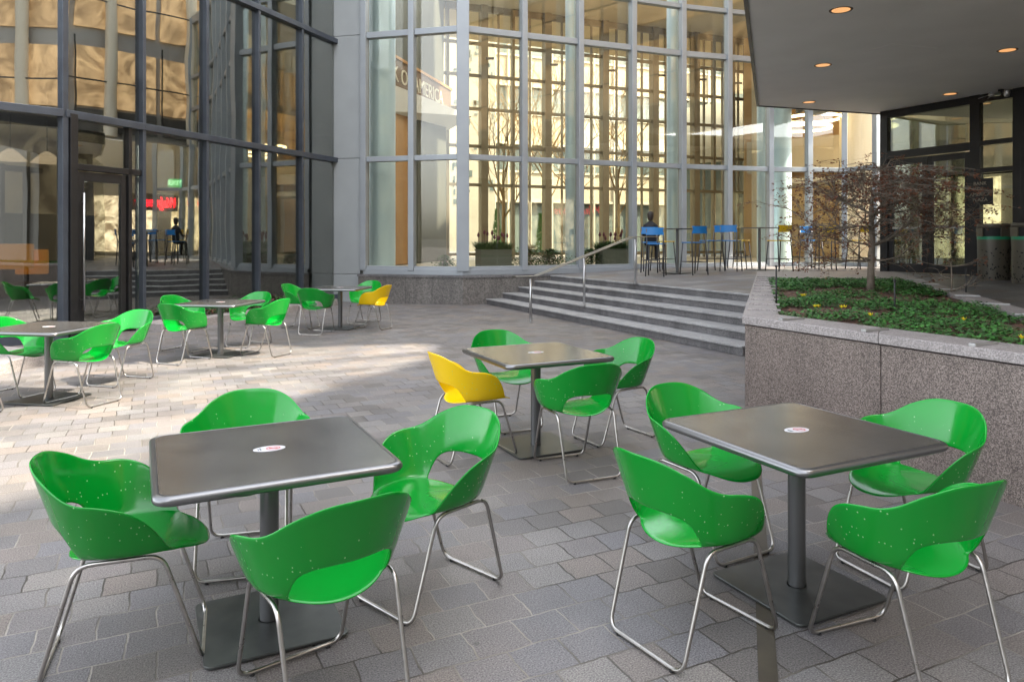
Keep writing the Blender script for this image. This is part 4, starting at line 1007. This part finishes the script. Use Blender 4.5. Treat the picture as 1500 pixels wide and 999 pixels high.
chairs = [
 (-1.52, 2.90, .93, .36, 'g', 'green plastic chair cut close to the left edge, side on to the front left table'),
 (-1.36, 3.74, .25, -.97, 'g', 'green chair behind the front left table, facing the viewer'),
 (-.38, 3.38, -.68, -.74, 'g', 'green chair right of the front left table with its back opening showing'),
 (-.68, 2.60, -.62, .78, 'g', 'green chair in front of the front left table, back to the viewer'),
 (1.05, 3.93, .5, -.87, 'g', 'green chair behind the left corner of the front right table'),
 (1.97, 3.62, -.93, -.36, 'g', 'green chair against the granite planter at the front right table'),
 (.75, 3.02, .84, .54, 'g', 'green chair left of the front right table, back turned to the viewer'),
 (1.50, 2.80, -.36, .93, 'g', 'green chair nearest the lower right corner of the photo'),
 (-.30, 5.48, .86, .5, 'y', 'yellow plastic chair at the centre table'),
 (-.04, 6.36, .42, -.9, 'g', 'green chair behind the centre table, left of its post'),
 (.45, 5.14, -.38, .93, 'g', 'green chair in front of the centre table, back to the viewer'),
 (.83, 5.95, -.85, -.5, 'g', 'green chair behind the right side of the centre table, below the steps'),
 (-4.24, 7.22, -.95, .3, 'g', 'sunlit yellow green chair with its back to the viewer at the leftmost table'),
 (-4.40, 8.22, -.25, -.97, 'g', 'green chair behind the leftmost table in front of the shop door'),
 (-5.15, 7.62, .95, -.3, 'g', 'green chair at the left photo edge behind the leftmost table'),
 (-5.02, 6.62, .3, .95, 'g', 'chair almost wholly cut off by the left photo edge'),
 (-4.72, 10.55, .93, -.36, 'g', 'green chair at the shop side left of the second table'),
 (-4.30, 9.60, .35, .94, 'g', 'sunlit green chair with open back on the near left of the second table'),
 (-3.98, 11.05, -.3, -.95, 'g', 'green chair behind the second table next to the kerb flowers'),
 (-3.42, 10.15, -.93, .36, 'g', 'yellow green sunlit chair on the right of the second table, back to the viewer'),
 (-3.82, 13.2, .95, -.3, 'g', 'green chair at the far table nearest the kerb, left side'),
 (-3.32, 12.42, .15, .99, 'g', 'green chair with back to the viewer in front of the far table'),
 (-2.82, 13.95, -.35, -.94, 'g', 'green chair behind the far table against the granite base'),
 (-2.48, 13.05, -.93, .36, 'y', 'yellow chair at the farthest table beside the granite base')]
used = {'g': False, 'y': False}
for x, y, fx, fy, c, lb in chairs:
    src = G0 if c == 'g' else Y0
    o = src if not used[c] else copy_tree(src); used[c] = True
    o.location = (x, y, 0); o.rotation_euler.z = math.atan2(fy, fx) - math.pi / 2
    tag(o, lb, 'chair', 'moulded plastic chairs around the cafe tables')

# ------------------------------------------------------------------ bar tables, stools, person
def bar_table():
    o = empty('bar_table')
    m = MB(); m.prism(rsq(.33, .05), 1.05, 1.075); m.build('table_top', M['post'], o, bevel=.004)
    m = MB(); m.cyl((0, 0), .035, .01, 1.05, 20); m.build('post', M['post'], o)
    m = MB(); m.prism(rsq(.27, .03), 0.002, .016); m.build('base_plate', M['plate'], o)
    return o
bt = bar_table()
for i, (x, y, lb) in enumerate(((3.96, 17.5, 'tall dark bar table on the terrace between blue stools'), (6.3, 18.6, 'tall dark bar table beside the yellow stool on the terrace'))):
    o = bt if i == 0 else copy_tree(bt); o.location = (x, y, zt(x, y)); o.rotation_euler.z = GRID; tag(o, lb, 'bar table', 'bar tables on the terrace')
def stool(mat):
    o = empty('bar_stool')
    m = MB(); m.prism(rsq(.21, .05), .732, .756); m.build('seat', M[mat], o, bevel=.004)
    m = MB(); n = 8
    pts = []
    for k in range(n + 1): x = -.2 + .4 * k / n; pts.append((x, -.235 - .03 * (1 - (x / .2) ** 2)))
    m.prism([(x, y - .006) for x, y in pts] + [(x, y + .006) for x, y in pts[::-1]], .95, 1.12); m.build('backrest', M[mat], o)
    for sx in (-1, 1):
        m = MB(); m.tube([(.205 * sx, -.27, 0), (.185 * sx, -.2, .73), (.19 * sx, -.24, 1.09)], .0145, 8); m.build('leg', M['stoolleg'], o)
        m = MB(); m.tube([(.205 * sx, .25, 0), (.18 * sx, .17, .735)], .0145, 8); m.build('leg', M['stoolleg'], o)
    m = MB(); m.tube(fillet([(-.2, -.245, .3), (.2, -.245, .3), (.195, .22, .3), (-.195, .22, .3)], .01, 2), .008, 6, closed=True); m.build('footrest', M['stoolleg'], o); return o
sb_, sy_ = stool('blue'), stool('yel2'); us = {'b': False, 'y': False}
for px, Y, c, fx, fy, lb in ((961, 16.9, 'b', .3, .95, 'blue stool nearest the handrail end on the terrace'), (1016, 16.9, 'b', -.35, .94, 'blue stool in front of the first bar table, its back to the viewer'), (1041, 18.0, 'b', -.9, -.3, 'blue stool on the right behind the first bar table'),
        (1071, 17.9, 'b', .5, .86, 'blue stool left of the second bar table'), (1084, 19.3, 'y', .8, -.6, 'yellow stool mostly hidden behind the blue one at the second bar table'), (1141, 17.9, 'y', -.3, .95, 'yellow stool in front of the second bar table, back to the viewer'),
        (972, 18.5, 'y', .5, -.86, 'yellow stool half hidden beyond the first bar table'), (1189, 19.6, 'b', .3, -.95, 'blue stool glimpsed behind the maple branches'), (1209, 18.6, 'y', .2, .98, 'yellow stool behind the left half of the maple'), (1258, 19.0, 'y', -.3, .95, 'yellow stool behind the maple beside the entrance frame'),
        (953, 18.2, 'b', .3, .95, 'stool under the seated person in black')):
    x = (px - 750) / 1070 * Y; src = sb_ if c == 'b' else sy_; o = src if not us[c] else copy_tree(src); us[c] = True
    o.location = (x, Y, zt(x, Y)); o.rotation_euler.z = math.atan2(fy, fx) - math.pi / 2; tag(o, lb, 'stool', 'bar stools on the terrace')
def skin(name, verts, edges, radii, mat, parent, root=0):
    me = bpy.data.meshes.new(name); me.from_pydata(verts, edges, []); me.materials.append(mat); o = bpy.data.objects.new(name, me); COL.objects.link(o); o.parent = parent
    o.modifiers.new('skin', 'SKIN'); 
    for i, r in enumerate(radii):
        v = me.skin_vertices[0].data[i]; v.radius = (r, r * .8) if i not in (0, 1, 2) else (r * 1.25, r * .85); v.use_root = (i == root)
    o.modifiers.new('subsurf', 'SUBSURF').levels = 2; o.modifiers['subsurf'].render_levels = 2
    for p in me.polygons: p.use_smooth = True
    return o
# seated person, local: origin at floor under the stool, facing +y
px_, Y_ = 953, 18.2; xx = (px_ - 750) / 1070 * Y_
PE = empty('person', (xx, Y_, zt(xx, Y_)), math.atan2(.95, .3) - math.pi / 2); PE.scale = (.86, .86, .86); tag(PE, 'person in black clothes with dark hair seated on a bar stool', 'person')
V = [(0, -.05, .84), (0, -.06, 1.05), (0, -.05, 1.25), (0, -.02, 1.40), (0, .0, 1.50),
     (.17, -.04, 1.34), (.25, .05, 1.10), (.17, .27, 1.06), (-.17, -.04, 1.34), (-.25, .05, 1.10), (-.17, .27, 1.06),
     (.10, .0, .83), (.13, .38, .80), (.12, .34, .40), (.12, .44, .34), (-.10, .0, .83), (-.13, .38, .80), (-.12, .34, .40), (-.12, .44, .34)]
Eg = [(0, 1), (1, 2), (2, 3), (3, 4), (3, 5), (5, 6), (6, 7), (3, 8), (8, 9), (9, 10), (0, 11), (11, 12), (12, 13), (13, 14), (0, 15), (15, 16), (16, 17), (17, 18)]
Rd = [.15, .13, .15, .10, .055, .065, .05, .035, .065, .05, .035, .095, .07, .05, .045, .095, .07, .05, .045]
skin('body', V, Eg, Rd, M['cloth'], PE)
m = MB(); m.lathe([(.0, -.115), (.045, -.105), (.066, -.06), (.075, .0), (.07, .05), (.045, .085), (0, .10)], (0, .012, 1.645), 18); m.lathe([(.05, -.14), (.048, -.05)], (0, 0, 1.64), 12)
m.box((0, .088, 1.65), (.022, .03, .04)); m.box((.03, .078, 1.675), (.02, .01, .01), mat=1); m.box((-.03, .078, 1.675), (.02, .01, .01), mat=1); m.box((0, .078, 1.605), (.04, .01, .01), mat=2); m.box((.078, .0, 1.65), (.015, .03, .05)); m.box((-.078, .0, 1.65), (.015, .03, .05))
m.build('head', [M['skin'], M['hair'], M['red']], PE)
m = MB(); m.lathe([(.06, -.16), (.088, -.08), (.094, .0), (.088, .055), (.06, .095), (.025, .112), (.0, .115)], (0, -.02, 1.655), 18); m.build('hair', M['hair'], PE)
for sx in (-1, 1):
    m = MB(); 
    for k in range(5): a = (k - 2) * .011; m.tube([(sx * .165 + a, .27, 1.055), (sx * .15 + a * 1.3, .33 + (.02 if k in (1, 2, 3) else 0), 1.05), (sx * .145 + a * 1.3, .36 + (.02 if k in (1, 2, 3) else 0), 1.035)], [.01, .009, .006], 6)
    m.tube([(sx * .17, .24, 1.06), (sx * .16, .30, 1.055)], [.024, .028], 8); m.build('hand', M['skin'], PE)

# ------------------------------------------------------------------ beyond the lobby: street side
def far_tree(px, Y, h, seed, label):
    x = (px - 750) / 1070 * Y; o = empty('bare_street_tree', (x, Y, .6)); tag(o, label, 'tree', 'bare trees beyond the lobby')
    rnd = random.Random(seed); m = MB(); m.tube([(0, 0, 0), (.03, 0, h * .35), (0, .05, h * .6)], [.11, .085, .05], 8); m.build('trunk', M['twig'], o)
    m = MB()
    def b(p, d, L, r, lv):
        pts = [p]; q = p.copy(); dd = d.copy(); n = 5
        for i in range(n):
            dd = (dd + Vector((rnd.gauss(0, .12), rnd.gauss(0, .12), .05))).normalized(); q = q + dd * L / n; pts.append(q.copy())
            if lv < 4 and i >= 1 and rnd.random() < .85:
                nd = (dd + Vector((rnd.gauss(0, .5), rnd.gauss(0, .5), rnd.gauss(.1, .2)))).normalized(); b(q.copy(), nd, L * .6, r * .55, lv + 1)
        m.tube(pts, [max(.006, r * (1 - .8 * i / n)) for i in range(n + 1)], 4 if lv < 3 else 3, cap=False)
    for k in range(7):
        a = k * .9 + rnd.random(); b(Vector((0, 0, h * (.28 + .05 * k))), Vector((math.cos(a) * .6, math.sin(a) * .6, 1)).normalized(), h * .42, .05, 1)
    m.build('crown', M['twig'], o)
far_tree(737, 35, 6.8, 1, 'bare tree beyond the lobby seen above the first plant box'); far_tree(800, 37, 8.6, 2, 'bare tree beyond the lobby left of the slim blue column')
far_tree(836, 39, 8.0, 3, 'bare tree beyond the lobby behind the slim blue column'); far_tree(905, 38, 7.6, 4, 'bare tree beyond the lobby above the second plant box')
def conifer(px, Y, h, label):
    x = (px - 750) / 1070 * Y; o = empty('evergreen_shrub', (x, Y, .6)); tag(o, label, 'shrub', 'clipped evergreens on the far street'); m = MB(); rnd = random.Random(px)
    for _ in range(1500):
        z = rnd.random(); r = (1 - z) * .42 * h * .3 + .05; a = rnd.uniform(0, 6.28); p = Vector((r * math.cos(a), r * math.sin(a), z * h)); L = .12
        d = Vector((math.cos(a), math.sin(a), .6)).normalized(); s = d.cross(Vector((0, 0, 1))).normalized() * .04; m.add([p - s, p + s, p + d * L], [(0, 1, 2)])
    m.build('foliage', M['leaf'], o); m = MB(); m.tube([(0, 0, 0), (0, 0, h * .8)], .04, 6); m.build('stem', M['bark'], o)
conifer(728, 41, 2.6, 'narrow evergreen across the street above the first plant box'); conifer(792, 42, 2.4, 'narrow evergreen across the street left of the slim column')

# far office building with bands
FB = empty('banded_office_block', (9, 52, 0)); tag(FB, 'cream banded office block across the street behind the lobby', 'building')
fA, fB_ = Vector((-2.0, 50, 0)), Vector((16.5, 57.5, 0)); fdir = (fB_ - fA).normalized(); fnr = Vector((fdir.y, -fdir.x, 0)); FL_ = (fB_ - fA).length
def fbar(t0, t1, z0, z1, d, off, mat, name):
    m = MB(); a = fA + fdir * t0 + fnr * off; b = fA + fdir * t1 + fnr * off; m.bar((a.x, a.y, (z0 + z1) / 2), (b.x, b.y, (z0 + z1) / 2), d, z1 - z0); return part(m, name, M[mat], FB)
levels = [4.2, 8.2, 12.2, 16.2, 20.2]
m = MB(); a = fA - fnr * 6; b = fB_ - fnr * 6; m.bar((a.x, a.y, 11), (b.x, b.y, 11), 11.4, 22); part(m, 'core', M['sand'], FB)
for z in levels:
    fbar(0, FL_, z, z + 1.9, .4, .25, 'sand', 'spandrel'); fbar(0, FL_, z + 1.9, z + 4, .1, .1, 'win', 'window_band'); fbar(0, FL_, z + 1.9, z + 2.05, .3, .4, 'conc', 'band_trim'); fbar(0, FL_, z - .15, z, .3, .4, 'conc', 'band_trim')
for k in range(13):
    t = k * FL_ / 12; fbar(t - .06, t + .06, 0, 22, .2, .5, 'conc', 'fin')
fbar(0, FL_, .6, 4.0, .1, .1, 'win', 'shop_window')
# slim white tower with broken dark marks, left
WB = empty('white_tower_block', (-4, 49, 0)); tag(WB, 'white patterned tower block behind the glass corner', 'building')
m = MB(); m.prism([(-6.5, 48.5), (-1.1, 48.5), (-1.1, 56), (-6.5, 56)], 0, 30); part(m, 'wall', M['conc'], WB)
m = MB(); rr = random.Random(4)
for _ in range(170): m.box((rr.uniform(-6.4, -1.2), 48.49, rr.uniform(4, 20)), (rr.uniform(.05, .3), .04, rr.uniform(.08, .5)))
part(m, 'wall_slots', M['win'], WB)
# white canopy building right
RB = empty('white_round_building', (12, 45, 0)); tag(RB, 'white curved building with a flat roof beyond the right lobby bays', 'building')
m = MB(); m.lathe([(5.5, 6.0), (5.6, 6.0), (5.6, 9.4), (0, 9.6)], (15.5, 46.5, 0), 48); part(m, 'wall', M['conc'], RB)
m = MB(); m.lathe([(4.6, .5), (4.6, 6.0), (5.6, 6.0)], (15.5, 46.5, 0), 48); part(m, 'window_band', M['win'], RB)
# wider street buildings closing the view
SBk = empty('sand_street_building', (-20, 60, 0)); tag(SBk, 'sand coloured building closing the street behind the lobby', 'building')
m = MB(); m.prism([(-40, 58), (60, 66), (60, 70), (-40, 70)], 0, 16); part(m, 'wall', M['sand'], SBk)
m = MB()
for k in range(30):
    for z in (2.2, 6, 10, 13): m.box((-38 + k * 3.2, 57.97 + (k * 3.2 + 2) * .08, z), (1.9, .1, 1.9), rz=.08)
part(m, 'windows', M['win'], SBk)

# buildings behind and beside the viewer (seen only in reflections)
def block(name, poly, h, label, mat='conc', win='win'):
    o = empty(name, (poly[0][0], poly[0][1], 0)); tag(o, label, 'building'); m = MB(); m.prism(poly, 0, h); part(m, 'wall', M[mat], o)
    for i in range(len(poly)):
        a, b = Vector((*poly[i], 0)), Vector((*poly[(i + 1) % len(poly)], 0)); t = (b - a).normalized(); nn = Vector((t.y, -t.x, 0)); m = MB()
        z = 3.0
        while z < h - 1.5: m.bar((a + nn * .05 + t).to_tuple()[:2] + (z,), (b + nn * .05 - t).to_tuple()[:2] + (z,), .1, 1.7); z += 3.6
        part(m, 'window_band', M[win], o)
    return o
block('office_block', [(-22, -48), (26, -48), (26, -30), (-22, -30)], 17, 'cream office block on the far side of the plaza behind the viewer', 'cream')

# unseen wall added on the right; its cut opening shapes the sun patch
TW = empty('office_tower', (9, 0, 0)); tag(TW, 'pale office tower rising beside and above the grey canopy', 'building')
def tw_piece(yz, name='wall', mat='conc', x0=9.0, th=.3):
    m = MB(); n = len(yz); vs = [(x0, y, z) for y, z in yz] + [(x0 + th, y, z) for y, z in yz]
    m.add(vs, [tuple(range(n)), tuple(range(2 * n - 1, n - 1, -1))] + [(i, n + i, n + (i + 1) % n, (i + 1) % n) for i in range(n)]); return part(m, name, M[mat], TW)
sx, sy, sz = .97, -.243, 1.28
def sunproj(x, y, X=9.0): s_ = (X - x) / sx; return (y + sy * s_, sz * s_)
low = [sunproj(*p) for p in ((-1.15, 11.1), (-1.15, 9.75), (-1.95, 8.2), (-2.5, 6.6), (-2.75, 5.1), (-3.6, 3.6), (-5.4, 1.6), (-9, -1))]
up = [sunproj(*p) for p in ((-1.15, 11.1), (-1.7, 11.3), (-3.1, 10.85), (-3.9, 11.1), (-4.7, 10.9), (-5.4, 9.6), (-9, 7.2))]
tw_piece([(3.2, 0), (3.2, 5.3), (22, 5.3), (22, low[0][1])] + low[:-1] + [low[-1], (-32, low[-1][1]), (-32, 0)], mat='stone_dark')
tw_piece([(22, low[0][1]), (22, 34), (-32, 34), (-32, up[-1][1])] + up[::-1], mat='cream')
for p, q, w_ in (((-1.0, 10.35), (-9.5, 6.0), .10), ((-1.6, 9.3), (-9.5, 4.2), .05), ((-2.4, 7.4), (-9.5, 2.2), .06)):
    a, b, a2, b2 = sunproj(*p), sunproj(*q), sunproj(p[0], p[1] + w_), sunproj(q[0], q[1] + w_ * 3); tw_piece([a, b, b2, a2], 'brace', th=.1)  # thin bars added across the opening to streak the sun patch
m = MB(); m.bar((16.0, -14, 3), (16.0, 34, 3), .5, 6.2); part(m, 'lobby_wall', M['stone_dark'], TW)  # walls added to keep bright sky out of the glass reflections
m = MB(); m.bar((9.2, 3.3, 2.5), (16.0, 3.3, 2.5), .4, 5.0); part(m, 'lobby_wall', M['stone_dark'], TW)
for y_ in (-10, -7, -4, -1, 2, 5.5, 8.5, 11.5, 14.5, 17.5, 20.5, 23.5):
    m = MB(); m.bar((15.7, y_, 2.3), (15.7, y_ + 2.2, 2.3), .06, 2.6); part(m, 'lobby_window', M['glowwin'], TW)  # glowing panels added to light the canopy soffit
# glowing panels added on this wall to warm the reflection in the left glass
for y_ in range(-10, 21, 3):
    for z0, z1, mt in ((5.5, 6.3, 'dark'), (6.4, 8.6, 'lit'), (9.3, 11.2, 'lit'), (11.3, 12.4, 'lit2')):
        m = MB(); m.bar((8.93, y_ + .1, (z0 + z1) / 2), (8.93, y_ + 2.9, (z0 + z1) / 2), .06, z1 - z0); part(m, 'lit_window' if mt != 'dark' else 'spandrel', M[mt], TW)
    m = MB(); m.cyl((8.7, y_ + 1.2), .22, 5.35, 12.4, 18); part(m, 'column', M['cream_col'], TW)
    m = MB(); m.bar((8.6, y_, 7.3), (8.6, y_ + 3, 7.3), .04, .05); m.bar((8.6, y_, 10.2), (8.6, y_ + 3, 10.2), .04, .05); m.bar((8.6, y_ + .02, 8.9), (8.6, y_ + .02, 5.6), .05, .05); part(m, 'balcony_rail', M['dark_alu'], TW)
m = MB()
for z in (19.5, 23, 26): m.bar((8.97, (6 if z < 26 else -29), z), (8.97, 21, z), .08, 1.5)
part(m, 'window_bands', M['win'], TW)

# ------------------------------------------------------------------ light, sky, camera
SUN = Vector((.97 * math.cos(R(52)), -.243 * math.cos(R(52)), math.sin(R(52))))
l = bpy.data.lights.new('sun', 'SUN'); l.energy = 2.0; l.angle = R(1.0); l.color = (1, .90, .74)
lo = bpy.data.objects.new('sun', l); COL.objects.link(lo); lo.rotation_euler = SUN.to_track_quat('Z', 'Y').to_euler(); lo.location = (30, -25, 40)
w = bpy.data.worlds.new('World'); S.world = w; w.use_nodes = True; nt = w.node_tree
for n in list(nt.nodes): nt.nodes.remove(n)
sk = nt.nodes.new('ShaderNodeTexSky'); sk.sky_type = 'NISHITA'; sk.sun_disc = False; sk.sun_elevation = R(52); sk.sun_rotation = math.atan2(SUN.x, SUN.y); sk.air_density = 1.0; sk.dust_density = 3.0; sk.ozone_density = .6
hs = nt.nodes.new('ShaderNodeHueSaturation'); hs.inputs['Saturation'].default_value = .28
bg = nt.nodes.new('ShaderNodeBackground'); bg.inputs[1].default_value = .15; ow = nt.nodes.new('ShaderNodeOutputWorld')
nt.links.new(sk.outputs[0], hs.inputs['Color']); nt.links.new(hs.outputs[0], bg.inputs[0]); nt.links.new(bg.outputs[0], ow.inputs[0])
cam = bpy.data.cameras.new('camera'); co = bpy.data.objects.new('camera', cam); COL.objects.link(co)
co.location = (0, 0, 1.63); co.rotation_euler = (R(90), 0, 0); cam.sensor_width = 36; cam.lens = 1070 / 1500 * 36; cam.shift_y = -(499.5 - 348) / 1500; cam.clip_end = 1000; cam.clip_start = .05
S.camera = co
S.render.engine = 'CYCLES'
S.view_settings.view_transform = 'Standard'; S.view_settings.look = 'None'; S.view_settings.gamma = 1; S.view_settings.exposure = 2.95
try: S.view_settings.use_curve_mapping = False
except Exception: pass
c = S.cycles; c.max_bounces = 9; c.transparent_max_bounces = 24; c.glossy_bounces = 5; c.diffuse_bounces = 4; c.sample_clamp_indirect = 6; c.caustics_reflective = False; c.caustics_refractive = False
